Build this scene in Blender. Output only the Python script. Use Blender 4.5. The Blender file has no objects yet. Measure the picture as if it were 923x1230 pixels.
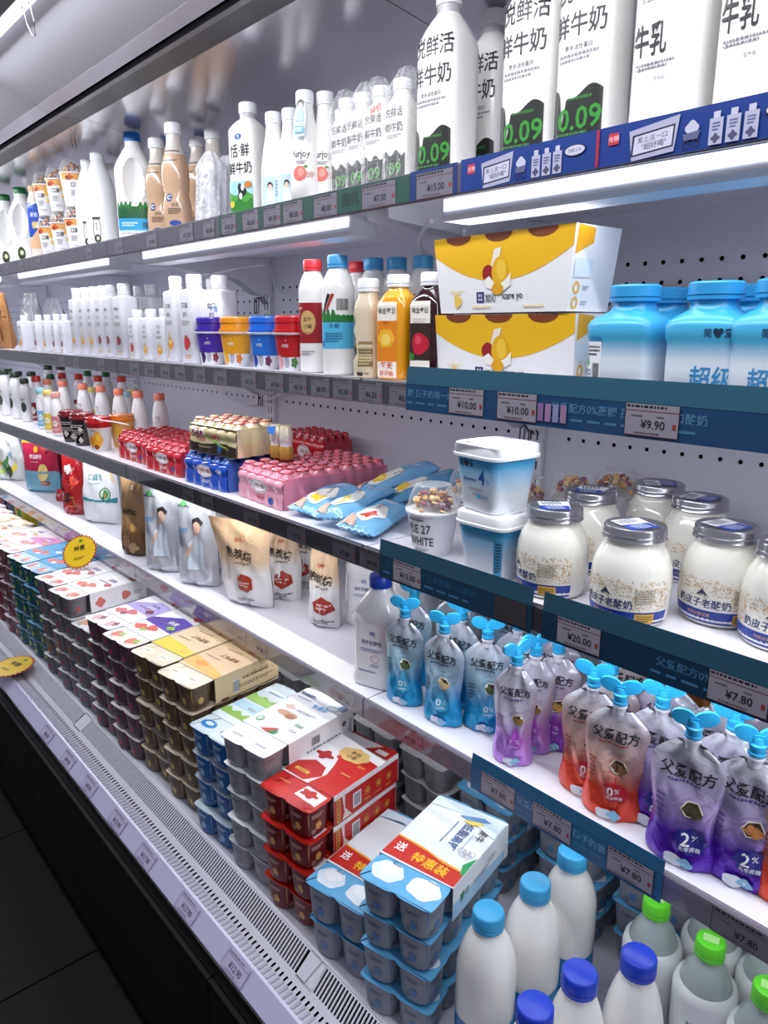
import bpy, math, random
from mathutils import Matrix, Vector
PI = math.pi
random.seed(7)
sc = bpy.context.scene
COL = sc.collection

# ------------------------------------------------------------------ camera
W_PX, H_PX, FPX = 923, 1230, 885.0
CAM_H = 1.5
_vx = Vector((799.5, 223.7, -FPX)).normalized()          # along the case, to the near end
_vz = -Vector((0, FPX * FPX / 223.7, FPX)).normalized()  # up
_vy = _vz.cross(_vx)
if _vy.z < 0: _vy = -_vy
cam = bpy.data.objects.new('camera', bpy.data.cameras.new('camera'))
COL.objects.link(cam)
right = Vector((_vx[0], _vy[0], _vz[0]))
down = Vector((_vx[1], _vy[1], _vz[1]))
fwd = Vector((_vx[2], _vy[2], _vz[2]))
cam.matrix_world = Matrix(((right[0], -down[0], -fwd[0], 0), (right[1], -down[1], -fwd[1], 0),
                           (right[2], -down[2], -fwd[2], CAM_H), (0, 0, 0, 1)))
cam.data.sensor_fit = 'HORIZONTAL'
cam.data.sensor_width = 36
cam.data.lens = FPX / W_PX * 36
cam.data.clip_start = 0.02
sc.camera = cam

def ray(px, py):
    v = Vector((px - W_PX / 2, py - H_PX / 2, FPX))
    return Vector((v.dot(_vx), v.dot(_vy), v.dot(_vz)))
def at(px, py, z):            # point at height z
    r = ray(px, py); k = (z - CAM_H) / r.z
    return (r.x * k, r.y * k)
def aty(px, py, y):           # x at depth y
    r = ray(px, py); return r.x * y / r.y

# ------------------------------------------------------------------ world, light, exposure
w = bpy.data.worlds.new('world'); sc.world = w
w.use_nodes = True
w.node_tree.nodes['Background'].inputs[0].default_value = (0.80, 0.84, 1.0, 1)
w.node_tree.nodes['Background'].inputs[1].default_value = 0.33
sc.view_settings.view_transform = 'Standard'
sc.view_settings.look = 'None'
sc.view_settings.gamma = 1
sc.view_settings.use_curve_mapping = False
sc.view_settings.exposure = -0.2

X0, X1 = -5.17, 0.9                    # ends of the case
POSTS = [-4.09, -3.05, -2.01, -0.97, 0.07]
SH = [1.714, 1.412, 1.118, 0.818]      # shelf surfaces
YF, YB = 0.80, 1.29                    # shelf front, back panel
DECK = 0.455

def area(name, loc, sx, sy, rot, power, col=(0.93, 0.96, 1.0)):
    l = bpy.data.lights.new(name, 'AREA'); l.shape = 'RECTANGLE'; l.size = sx; l.size_y = sy
    l.energy = power; l.color = col
    o = bpy.data.objects.new(name, l); COL.objects.link(o); o.location = loc; o.rotation_euler = rot
    return o
for i in range(6):                     # canopy tubes, one to a section
    xc = X0 + 0.56 + i * 1.04
    if True:
        area('canopy_light', (xc, 0.506, 2.043), 0.98, 0.028, (math.radians(18), 0, 0), 6.2)
for k, zl in enumerate(SH):             # lamps under every shelf front; all but the top row unseen, added for brightness
    for i in range(6):
        area('shelf_light', (X0 + 0.52 + i * 1.04, 0.850, zl - (0.0745 if k == 0 else .052)), 0.86, 0.03, (math.radians(8), 0, 0), (.8, 1.25, 1.3, .5)[k])

# ------------------------------------------------------------------ materials
_M = {}
def lin(h):
    h = h.lstrip('#'); c = [int(h[i:i + 2], 16) / 255 for i in (0, 2, 4)]
    return tuple(x / 12.92 if x <= .04045 else ((x + .055) / 1.055) ** 2.4 for x in c) + (1,)
def M(h, rough=.45, metal=0., spec=.5, bump=0., bscale=60, alpha=1., coat=0., emis=0., vary=0.):
    key = (h, rough, metal, spec, bump, bscale, alpha, coat, emis, vary)
    if key in _M: return _M[key]
    m = bpy.data.materials.new('mat_' + h.strip('#')); m.use_nodes = True
    nt = m.node_tree; b = nt.nodes['Principled BSDF']
    b.inputs['Base Color'].default_value = lin(h); b.inputs['Roughness'].default_value = rough
    b.inputs['Metallic'].default_value = metal; b.inputs['Specular IOR Level'].default_value = spec
    b.inputs['Coat Weight'].default_value = coat
    if emis:
        b.inputs['Emission Color'].default_value = lin(h); b.inputs['Emission Strength'].default_value = emis
    if bump or vary:
        tc = nt.nodes.new('ShaderNodeTexCoord'); n = nt.nodes.new('ShaderNodeTexNoise')
        n.inputs['Scale'].default_value = bscale; n.inputs['Detail'].default_value = 4
        nt.links.new(tc.outputs['Object'], n.inputs['Vector'])
        if bump:
            bp = nt.nodes.new('ShaderNodeBump'); bp.inputs['Strength'].default_value = bump
            bp.inputs['Distance'].default_value = .004
            nt.links.new(n.outputs['Fac'], bp.inputs['Height']); nt.links.new(bp.outputs['Normal'], b.inputs['Normal'])
        if vary:
            mx = nt.nodes.new('ShaderNodeMix'); mx.data_type = 'RGBA'
            c = lin(h); mx.inputs[6].default_value = c
            mx.inputs[7].default_value = tuple(max(0, x * (1 - vary)) for x in c[:3]) + (1,)
            nt.links.new(n.outputs['Fac'], mx.inputs[0]); nt.links.new(mx.outputs[2], b.inputs['Base Color'])
    if alpha < 1:
        b.inputs['Alpha'].default_value = alpha
    _M[key] = m
    return m
def film(h='#ffffff', clear=.9, rough=.08, bump=0., bscale=60, milky=True):
    """thin clear plastic: mostly lets light straight through, with a gloss"""
    key = ('film', h, clear, rough, bump, bscale, milky)
    if key in _M: return _M[key]
    m = bpy.data.materials.new('clear_plastic'); m.use_nodes = True
    nt = m.node_tree; nt.nodes.clear()
    o = nt.nodes.new('ShaderNodeOutputMaterial'); t = nt.nodes.new('ShaderNodeBsdfTransparent')
    g = nt.nodes.new('ShaderNodeBsdfPrincipled' if milky else 'ShaderNodeBsdfGlossy'); mx = nt.nodes.new('ShaderNodeMixShader')
    t.inputs[0].default_value = lin(h)
    g.inputs[0].default_value = lin(h); g.inputs['Roughness'].default_value = rough
    if milky: g.inputs['Specular IOR Level'].default_value = 1.0
    fr = nt.nodes.new('ShaderNodeLayerWeight'); fr.inputs[0].default_value = .5
    pw = nt.nodes.new('ShaderNodeMath'); pw.operation = 'POWER'; pw.inputs[1].default_value = 4
    ma = nt.nodes.new('ShaderNodeMath'); ma.operation = 'MULTIPLY_ADD'
    ma.inputs[1].default_value = .75; ma.inputs[2].default_value = 1 - clear; ma.use_clamp = True
    nt.links.new(fr.outputs['Facing'], pw.inputs[0]); nt.links.new(pw.outputs[0], ma.inputs[0]); nt.links.new(ma.outputs[0], mx.inputs[0])
    nt.links.new(t.outputs[0], mx.inputs[1]); nt.links.new(g.outputs[0], mx.inputs[2])
    nt.links.new(mx.outputs[0], o.inputs[0])
    if bump:
        tc = nt.nodes.new('ShaderNodeTexCoord'); n = nt.nodes.new('ShaderNodeTexNoise')
        n.inputs['Scale'].default_value = bscale; n.inputs['Detail'].default_value = 3
        n.inputs['Distortion'].default_value = 1.5
        bp = nt.nodes.new('ShaderNodeBump'); bp.inputs['Strength'].default_value = bump; bp.inputs['Distance'].default_value = .01
        nt.links.new(tc.outputs['Object'], n.inputs['Vector']); nt.links.new(n.outputs['Fac'], bp.inputs['Height'])
        nt.links.new(bp.outputs['Normal'], g.inputs['Normal']); nt.links.new(bp.outputs['Normal'], fr.inputs['Normal'])
    _M[key] = m
    return m
def ramp(stops, axis='Z', lo=0., hi=1., rough=.35, metal=0., bump=0., bscale=40):
    """colour bands up a printed pack: stops = [(pos, hex)...] between lo and hi along the object axis"""
    key = ('ramp', tuple(stops), axis, lo, hi, rough, metal, bump, bscale)
    if key in _M: return _M[key]
    m = bpy.data.materials.new('printed_gradient'); m.use_nodes = True
    nt = m.node_tree; b = nt.nodes['Principled BSDF']
    tc = nt.nodes.new('ShaderNodeTexCoord'); sp = nt.nodes.new('ShaderNodeSeparateXYZ'); mr = nt.nodes.new('ShaderNodeMapRange')
    cr = nt.nodes.new('ShaderNodeValToRGB')
    mr.inputs[1].default_value = lo; mr.inputs[2].default_value = hi
    nt.links.new(tc.outputs['Object'], sp.inputs[0]); nt.links.new(sp.outputs['XYZ'.index(axis)], mr.inputs[0])
    nt.links.new(mr.outputs[0], cr.inputs[0])
    e = cr.color_ramp.elements
    while len(e) < len(stops): e.new(.5)
    for i, (p, c) in enumerate(stops): e[i].position = p; e[i].color = lin(c)
    nt.links.new(cr.outputs[0], b.inputs['Base Color'])
    b.inputs['Roughness'].default_value = rough; b.inputs['Metallic'].default_value = metal
    if bump:
        n = nt.nodes.new('ShaderNodeTexNoise'); n.inputs['Scale'].default_value = bscale; n.inputs['Distortion'].default_value = 1
        bp = nt.nodes.new('ShaderNodeBump'); bp.inputs['Strength'].default_value = bump; bp.inputs['Distance'].default_value = .01
        nt.links.new(tc.outputs['Object'], n.inputs['Vector']); nt.links.new(n.outputs['Fac'], bp.inputs['Height'])
        nt.links.new(bp.outputs['Normal'], b.inputs['Normal'])
    _M[key] = m
    return m

# ------------------------------------------------------------------ mesh building
class MB:
    def __init__(s): s.v = []; s.f = []; s.m = []; s.mats = []; s.idx = {}
    def mi(s, m):
        if isinstance(m, str): m = M(m)
        if m.name not in s.idx: s.idx[m.name] = len(s.mats); s.mats.append(m)
        return s.idx[m.name]
    def add(s, vs, fs, m):
        k = s.mi(m); n = len(s.v)
        s.v += [tuple(v) for v in vs]
        for f in fs: s.f.append([i + n for i in f]); s.m.append(k)
        return s
    def box(s, x0, x1, y0, y1, z0, z1, m, bev=0):
        if not bev:
            vs = [(x, y, z) for z in (z0, z1) for y in (y0, y1) for x in (x0, x1)]
            return s.add(vs, [(0, 2, 3, 1), (4, 5, 7, 6), (0, 1, 5, 4), (2, 6, 7, 3), (0, 4, 6, 2), (1, 3, 7, 5)], m)
        b = bev; vs = []
        for z, e in ((z0, b), (z0 + b, 0), (z1 - b, 0), (z1, b)):
            xa, xb, ya, yb = x0 + e, x1 - e, y0 + e, y1 - e
            vs += [(xa + b, ya, z), (xb - b, ya, z), (xb, ya + b, z), (xb, yb - b, z), (xb - b, yb, z), (xa + b, yb, z), (xa, yb - b, z), (xa, ya + b, z)]
        fs = [tuple(reversed(range(8))), tuple(range(24, 32))]
        for r in range(3):
            for i in range(8):
                j = (i + 1) % 8; fs.append((r * 8 + i, r * 8 + j, r * 8 + 8 + j, r * 8 + 8 + i))
        return s.add(vs, fs, m)
    def grid(s, fn, nu, nv, m, closeu=False):
        vs = [fn(i / nu, j / nv) for j in range(nv + 1) for i in range(nu if closeu else nu + 1)]
        c = nu if closeu else nu + 1; fs = []
        for j in range(nv):
            for i in range(nu):
                i2 = (i + 1) % c; fs.append((j * c + i, j * c + i2, (j + 1) * c + i2, (j + 1) * c + i))
        return s.add(vs, fs, m)
    def tube(s, pts, r, m, n=8, cap=True):
        pts = [Vector(p) for p in pts]; vs = []; fs = []
        for i, p in enumerate(pts):
            d = (pts[min(i + 1, len(pts) - 1)] - pts[max(i - 1, 0)]).normalized()
            a = d.cross(Vector((0, 0, 1)) if abs(d.z) < .9 else Vector((1, 0, 0))).normalized(); b = d.cross(a)
            rr = r[i] if isinstance(r, (list, tuple)) else r
            vs += [p + (a * math.cos(2 * PI * k / n) + b * math.sin(2 * PI * k / n)) * rr for k in range(n)]
        for i in range(len(pts) - 1):
            for k in range(n):
                k2 = (k + 1) % n; fs.append((i * n + k, i * n + k2, i * n + n + k2, i * n + n + k))
        if cap: fs += [tuple(reversed(range(n))), tuple(range(len(vs) - n, len(vs)))]
        return s.add(vs, fs, m)
    def prism(s, poly, x0, x1, m):           # poly of (y, z), extruded along x
        n = len(poly)
        vs = [(x0, y, z) for y, z in poly] + [(x1, y, z) for y, z in poly]
        return s.add(vs, [tuple(range(n)), tuple(reversed(range(n, 2 * n)))] + [(i, i + n, (i + 1) % n + n, (i + 1) % n) for i in range(n)], m)
    def build(s, name, parent=None, smooth=False, ang=40):
        me = bpy.data.meshes.new(name); me.from_pydata(s.v, [], s.f)
        for m in s.mats: me.materials.append(m)
        me.polygons.foreach_set('material_index', s.m)
        if smooth:
            me.polygons.foreach_set('use_smooth', [True] * len(s.f))
            me.update()
            if ang: me.set_sharp_from_angle(angle=math.radians(ang))
        me.update()
        o = bpy.data.objects.new(name, me); COL.objects.link(o)
        if parent: o.parent = parent
        return o
def thing(name, label, cat, loc=(0, 0, 0), rz=0, group=None):
    o = bpy.data.objects.new(name, None); COL.objects.link(o); o.empty_display_size = .02
    o.location = loc; o.rotation_euler = (0, 0, rz); tag(o, label, cat, group)
    return o
def tag(o, label, cat, group=None):
    o['label'] = label; o['category'] = cat
    if group: o['group'] = group
    return o
def struct(o): o['kind'] = 'structure'; return o
def dup(root, loc, rz=None, label=None, group=None, tilt=None, scale=None):
    r = root.copy(); COL.objects.link(r); r.location = loc
    if rz is not None: r.rotation_euler = (tilt[0] if tilt else 0, tilt[1] if tilt else 0, rz)
    if scale: r.scale = scale
    if label: r['label'] = label
    if group: r['group'] = group
    for ch in KIDS[root.name]:
        c = ch.copy(); COL.objects.link(c); c.parent = r
        for g in KIDS.get(ch.name, []):
            d = g.copy(); COL.objects.link(d); d.parent = c
    return r
KIDS = {}
def freeze(root):             # note the children of a prototype once
    KIDS[root.name] = list(root.children)
    for c in root.children: KIDS[c.name] = list(c.children)
    return root

# ------------------------------------------------------------------ flat print laid on surfaces
_TX = {}
def text_tris(s, bold=0., res=2):
    if (s, bold) in _TX: return _TX[(s, bold)]
    cu = bpy.data.curves.new('t', 'FONT'); cu.body = s; cu.resolution_u = res; cu.offset = bold
    cu.align_x = 'CENTER'; cu.align_y = 'CENTER'
    o = bpy.data.objects.new('t', cu)
    COL.objects.link(o)
    m = o.to_mesh(); m.calc_loop_triangles()
    co = [(v.co.x, v.co.y) for v in m.vertices]
    tr = [[co[i] for i in t.vertices] for t in m.loop_triangles]
    o.to_mesh_clear(); bpy.data.objects.remove(o); bpy.data.curves.remove(cu)
    xs = [p[0] for t in tr for p in t] or [0, 1]; ys = [p[1] for t in tr for p in t] or [0, 1]
    x0, x1, y0, y1 = min(xs), max(xs), min(ys), max(ys)
    h = max(y1 - y0, 1e-6)
    tr = [[((x - (x0 + x1) / 2) / h, (y - (y0 + y1) / 2) / h) for x, y in t] for t in tr]
    _TX[(s, bold)] = (tr, (x1 - x0) / h)
    return _TX[(s, bold)]
def cut(polys, step, ax):
    out = []
    for p in polys:
        lo = min(q[ax] for q in p); hi = max(q[ax] for q in p)
        a = math.floor(lo / step + 1e-6); b = math.ceil(hi / step - 1e-6)
        if b - a <= 1: out.append(p); continue
        rest = p
        for k in range(a + 1, b):
            c = k * step; L = []; R = []
            n = len(rest)
            for i in range(n):
                A = rest[i]; B = rest[(i + 1) % n]; da = A[ax] - c; db = B[ax] - c
                if da <= 0: L.append(A)
                if da >= 0: R.append(A)
                if da * db < 0:
                    t = da / (da - db); I = (A[0] + (B[0] - A[0]) * t, A[1] + (B[1] - A[1]) * t); L.append(I); R.append(I)
            if len(L) > 2: out.append(L)
            rest = R
            if len(rest) < 3: break
        if len(rest) > 2: out.append(rest)
    return out
def rect(u0, v0, u1, v1): return [(u0, v0), (u1, v0), (u1, v1), (u0, v1)]
def ell(u, v, a, b, n=20, lobes=0, amp=0, rot=0):
    return [(u + a * (1 + amp * math.cos(lobes * t)) * math.cos(t + rot), v + b * (1 + amp * math.cos(lobes * t)) * math.sin(t + rot)) for t in [2 * PI * i / n for i in range(n)]]
def fan(poly):
    cx = sum(p[0] for p in poly) / len(poly); cy = sum(p[1] for p in poly) / len(poly); n = len(poly)
    return [[(cx, cy), poly[i], poly[(i + 1) % n]] for i in range(n)]
def items_tris(it):
    k = it[0]
    if k == 'r': return [rect(*it[1:5])], it[5]
    if k == 'e': return fan(ell(*it[1:5])), it[5]
    if k == 'b':       # lobed blob: u v r r colour lobes amp
        return fan(ell(it[1], it[2], it[3], it[4], 48, it[6], it[7])), it[5]
    if k == 'p': return fan(it[1]), it[2]
    if k == 'w':       # wavy-topped band: u0 u1 vb fn colour
        u0, u1, vb, fn, c = it[1:6]; n = 28
        us = [u0 + (u1 - u0) * i / n for i in range(n + 1)]
        return [[(us[i], vb), (us[i + 1], vb), (us[i + 1], fn(us[i + 1])), (us[i], fn(us[i]))] for i in range(n)], c
    if k == 'ring':    # u v a b thickness colour
        u, v, a, b, t, c = it[1:7]; A = ell(u, v, a, b, 24); B = ell(u, v, a - t, b - t, 24)
        return [[A[i], A[(i + 1) % 24], B[(i + 1) % 24], B[i]] for i in range(24)], c
    if k == 't':       # string u v height colour [widthscale, rotation, shear]
        s, u, v, h, c = it[1:6]; ws = it[6] if len(it) > 6 else 1; ro = it[7] if len(it) > 7 else 0; sh = it[8] if len(it) > 8 else 0
        tr, wd = text_tris(s, .014 if h >= .0118 else .008 if h >= .0085 else 0.); cr, sr = math.cos(ro), math.sin(ro)
        f = lambda x, y: (u + (x * ws + sh * y) * h * cr - y * h * sr, v + (x * ws + sh * y) * h * sr + y * h * cr)
        return [[f(*p) for p in t] for t in tr], c
    if k == 'l':       # lines of fine print too small to read: u v w h rows colour
        u, v, w_, h, n, c = it[1:7]; out = []; rd = random.Random(int(abs(u * 1e5 + v * 1e4)) + n)
        for i in range(n):
            y = v + h / 2 - (i + .5) * h / n; x = u - w_ / 2
            end = u + w_ / 2 * (1 if i < n - 1 else .6)
            while x < end - w_ * .02:
                d = w_ * rd.uniform(.03, .09); out.append(rect(x, y - h / n * .28, min(x + d, end), y + h / n * .28)); x += d + w_ * .025
        return out, c
    if k == 'bc':      # bar code on white
        u, v, w_, h = it[1:5]; rd = random.Random(3); out = []; x = u - w_ / 2
        while x < u + w_ / 2:
            d = w_ * rd.uniform(.015, .05); out.append(rect(x, v - h / 2, min(x + d, u + w_ / 2), v + h / 2)); x += d + w_ * rd.uniform(.02, .05)
        return out, '#222226'
    raise ValueError(k)
def deco(items, surf, ustep=None, vstep=None, mb=None, base=.0003, dl=.00012, rough=.4):
    mb = mb or MB()
    for n, it in enumerate(items):
        tr, c = items_tris(it)
        if ustep: tr = cut(tr, ustep, 0)
        if vstep: tr = cut(tr, vstep, 1)
        h = base + dl * n; vs = []; fs = []
        for p in tr:
            k = len(vs); vs += [surf(a, b, h) for a, b in p]; fs.append(tuple(range(k, k + len(p))))
        mb.add(vs, fs, M(c, rough) if isinstance(c, str) else c)
    return mb
def face_front(x0, y, z0): return lambda u, v, h: (x0 + u, y - h, z0 + v)        # -Y face
def face_right(x, y0, z0): return lambda u, v, h: (x + h, y0 + u, z0 + v)        # +X face, u towards the back
def face_top(x0, y0, z): return lambda u, v, h: (x0 + u, y0 + v, z + h)

# ------------------------------------------------------------------ floor, walls
WHITE = M('#e9e9f0', .35, bump=.02, bscale=90)
SHELFW = M('#eceaf2', .28, vary=.04, bscale=14)
fl = MB().box(-7, 2.2, -2.4, 2.0, -.05, -.006, M('#0b0a0a', .8)).build('floor'); struct(fl)
TM = [M('#151211', .6, bump=.25, bscale=9, vary=.45, spec=.15), M('#191513', .6, bump=.25, bscale=7, vary=.4, spec=.15), M('#131113', .6, bump=.25, bscale=11, vary=.4, spec=.15)]
tm = [MB().box(0, .596, 0, .596, -.006, 0, m, .0015) for m in TM]
tmesh = []
for q in tm:
    o = q.build('tile', fl); tmesh.append(o.data); bpy.data.objects.remove(o)
for i in range(14):
    for j in range(4):
        o = bpy.data.objects.new('tile', tmesh[(i * 3 + j * 2) % 3]); COL.objects.link(o); o.parent = fl
        o.location = (-6.4 + i * .6, -1.95 + j * .6 + .02, 0)
wb = MB().box(-7, 2.2, 1.46, 1.56, 0, 2.9, M('#3a3a40', .8)).build('wall_back'); struct(wb)

# ------------------------------------------------------------------ the refrigerated case
case = thing('refrigerated_case', 'long open-front refrigerated dairy case with white interior and black base', 'refrigerator', (0, 0, 0))
PANEL = M('#dcdce8', .33, bump=.015, bscale=60)
def pan(name, poly, m, x0=X0, x1=X1): return MB().prism(poly, x0, x1, m).build(name, case)
# perforated back panels with their holes
HOLE = M('#030304', .9, spec=0.)
for i in range(6):
    a = (X0 if i == 0 else POSTS[i - 1]); b = (POSTS[i] if i < 5 else X1)
    p = MB().box(a + .022, b - .022, YB, YB + .02, .44, 1.93, PANEL).build('back_panel', case)
    h = MB(); n = int((b - a - .11) / .0352); x = (a + b) / 2 - (n - 1) * .0352 / 2
    for zr in (1.610, 1.575, 1.540, 1.505, 1.272, .972):
        for k in range(n):
            cx = x + k * .0352; r = .0042
            vs = [(cx + r * math.cos(t), YB - .0005, zr + r * math.sin(t)) for t in [PI * 2 * q / 8 for q in range(8)]]
            vs += [(v[0], YB + .004, v[2]) for v in vs]
            h.add(vs, [tuple(reversed(range(8)))], HOLE)
    o = h.build('perforation', p); o['kind'] = 'stuff'
# slotted uprights
for xp in POSTS:
    u = MB().box(xp - .021, xp + .021, YB - .012, YB + .02, .44, 1.93, WHITE).build('upright', case)
    s = MB()
    for k in range(46):
        z = .47 + k * .0317
        for dx in (-.0085, .0085): s.box(xp + dx - .0017, xp + dx + .0017, YB - .0125, YB - .0118, z, z + .019, HOLE)
    o = s.build('slot', u); o['kind'] = 'stuff'
STEEL = M('#cbc8cf', .18, metal=.72, bump=.02, bscale=5)
DARK = M('#26242a', .4); BLK = M('#0b0a0b', .22, coat=.3)
for i in range(6):          # mirror-finish ceiling plates above the top shelf
    a = (X0 if i == 0 else POSTS[i - 1]); b = (POSTS[i] if i < 5 else X1)
    pan('ceiling_plate', [(.768, 1.999), (1.30, 1.922), (1.30, 1.932), (.768, 2.009)], STEEL, a + .0012, b - .0012)
    pan('canopy_trim', [(.712, 1.995), (.764, 1.995), (.764, 2.012), (.712, 2.012)], M('#4a484c', .45), a + .001, b - .001)
    pan('canopy_bead', [(.700, 1.9955), (.7115, 1.9945), (.7115, 2.012), (.700, 2.012)], M('#7b7980', .35), a + .001, b - .001)
    pan('canopy_strip', [(.656, 2.009), (.685, 1.999), (.685, 2.006), (.656, 2.016)], M('#a9a4aa', .22, metal=.8, bump=.03, bscale=6), a + .001, b - .001)
    pan('canopy_soffit', [(.486, 2.066), (.500, 2.070), (.565, 2.046), (.6555, 2.010), (.6575, 2.018), (.565, 2.056), (.50, 2.082), (.486, 2.078)], M('#97969c', .42), a + .001, b - .001)
pan('air_outlet', [(.686, 2.006), (.700, 2.006), (.700, 2.012), (.686, 2.012)], HOLE)
pan('canopy_top', [(.37, 2.30), (.37, 2.32), (1.46, 2.32), (1.46, 2.30)], DARK)
pan('canopy_rear', [(.70, 2.012), (1.44, 1.95), (1.44, 2.02), (.70, 2.10)], DARK)
pan('valance', [(.37, 2.047), (.478, 2.047), (.486, 2.054), (.486, 2.16), (.478, 2.30), (.37, 2.30)], M('#1f1d21', .5))
for i in range(6):
    a = X0 + i * 1.04
    MB().tube([(a + .05, .499, 2.056), (a + .97, .499, 2.056)], .0105, M('#f4f6ff', .3, emis=5)).build('canopy_lamp', case)
# end walls
for a, b in ((X0 - .05, X0), (X1, X1 + .05)):
    MB().prism([(.40, 0.06), (1.46, 0.06), (1.46, 2.3), (.37, 2.3), (.37, 2.047), (.70, 1.99), (.78, 1.9), (.78, .52), (.46, .46), (.44, .40)], a, b, M('#cfcfd8', .4)).build('end_wall', case)
# deck, air return grille, front rail, bumper
pan('deck_plate', [(.604, .4545), (1.30, .4545), (1.30, .440), (.604, .440)], M('#d9d8e2', .35, bump=.02))
WR = M('#dddbe6', .33)
pan('deck_edge', [(.5985, .4540), (.6045, .4552), (.6045, .43), (.5985, .43)], WR)
GR0, GR1 = (.556, .4345), (.598, .4535)
def gp(t, dz=0): return (GR0[0] + (GR1[0] - GR0[0]) * t, GR0[1] + (GR1[1] - GR0[1]) * t + dz)
secs = [(-4.95, -3.98), (-3.92, -2.94), (-2.88, -1.93), (-1.888, -.86), (-.82, .20), (.24, .88)]
for a, b in secs:
    g = MB(); n = int((b - a) / .0078); w = .0034
    for k in range(n):
        x = a + k * .0078
        y0_, z0_ = gp(0.08); y1_, z1_ = gp(.94); sk = -.009
        vs = [(x, y0_, z0_), (x + w, y0_, z0_), (x + w + sk, y1_, z1_), (x + sk, y1_, z1_)]
        vs += [(v[0], v[1], v[2] - .003) for v in vs]
        g.add(vs, [(0, 1, 2, 3), (7, 6, 5, 4), (0, 3, 7, 4), (1, 5, 6, 2)], WR)
    (ya, za), (yb, zb) = gp(0), gp(.08); g.add([(a - .02, ya, za), (b + .02, ya, za), (b + .02, yb, zb), (a - .02, yb, zb)], [(0, 1, 2, 3)], WR)
    (ya, za), (yb, zb) = gp(.94), gp(1); g.add([(a - .02, ya, za), (b + .02, ya, za), (b + .02, yb, zb), (a - .02, yb, zb)], [(0, 1, 2, 3)], WR)
    (ya, za), (yb, zb) = gp(0), gp(1)
    g.add([(a - .022, ya, za), (a + .002, ya, za), (a - .007, yb, zb), (a - .022, yb, zb)], [(0, 1, 2, 3)], WR)
    g.add([(b - .004, ya, za), (b + .022, ya, za), (b + .022, yb, zb), (b - .013, yb, zb)], [(0, 1, 2, 3)], WR)
    o = g.build('air_return_grille', case)
pan('slot_shade_sheet', [(.555, .4295), (.5975, .4495), (.5975, .444), (.555, .424)], HOLE)  # black sheet close beneath the grille, painting the shade inside its slots
pan('inner_ledge', [(.512, .4345), (.5565, .4345), (.5565, .428), (.512, .428)], WR)
rdg = MB(); ds = MB()
n = int((X1 - X0) / .0125)
for k in range(n):          # fluted strip with short slots
    x = X0 + k * .0125
    rdg.box(x + .001, x + .0075, .514, .534, .4344, .4380, M('#c4c2d0', .35), .0012)
    ds.add([(x, .5355, .4349), (x + .0045, .5355, .4349), (x + .0030, .5455, .4349), (x - .0015, .5455, .4349)], [(0, 1, 2, 3)], HOLE)
o = rdg.build('fluting', case); o['kind'] = 'stuff'
o = ds.build('short_slot', case); o['kind'] = 'stuff'
RAILM = M('#c2bedb', .22, coat=.4)
for a, b in ((X0, -2.52), (-2.50, -.2), (-.18, X1)):
    pan('price_rail', [(.478, .4150), (.4782, .4175), (.505, .4438), (.510, .4450), (.5125, .4400), (.5125, .4150)], RAILM, a, b)
pan('bumper', [(.4755, .374), (.4755, .4145), (.505, .4145), (.505, .374)], BLK)
for i in range(6):
    a = X0 + i * 1.04
    pan('front_panel', [(.466, .195), (.466, .372), (.50, .372), (.50, .195)], M('#100e10', .3, coat=.2), a + .0015, min(a + 1.0385, X1))
pan('kick_plate', [(.515, .0), (.515, .21), (.53, .21), (.53, 0)], M('#0a0909', .5))
pan('base_frame', [(.50, .02), (1.44, .02), (1.44, .35), (.50, .35)], M('#0c0b0c', .6))
# wire hook on the canopy lamp and one on the ceiling
def wire_loop(c, s, parent, m=M('#6a6670', .3, metal=.6)):
    pts = [(0, 0, 0), (0, .004, -.02), (.008, .006, -.034), (.018, .006, -.036), (.024, .004, -.024), (.022, 0, 0)]
    MB().tube([(c[0] + p[0] * s, c[1] + p[1] * s, c[2] + p[2] * s) for p in pts], .0012, m, 6).build('wire_clip', parent)
x = aty(24, 8, .49); wire_loop((x, .492, 2.052), 1.6, case, M('#4a454c', .4))
wire_loop((aty(84, 152, .80), .80, 1.992), 1.0, case)

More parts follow.
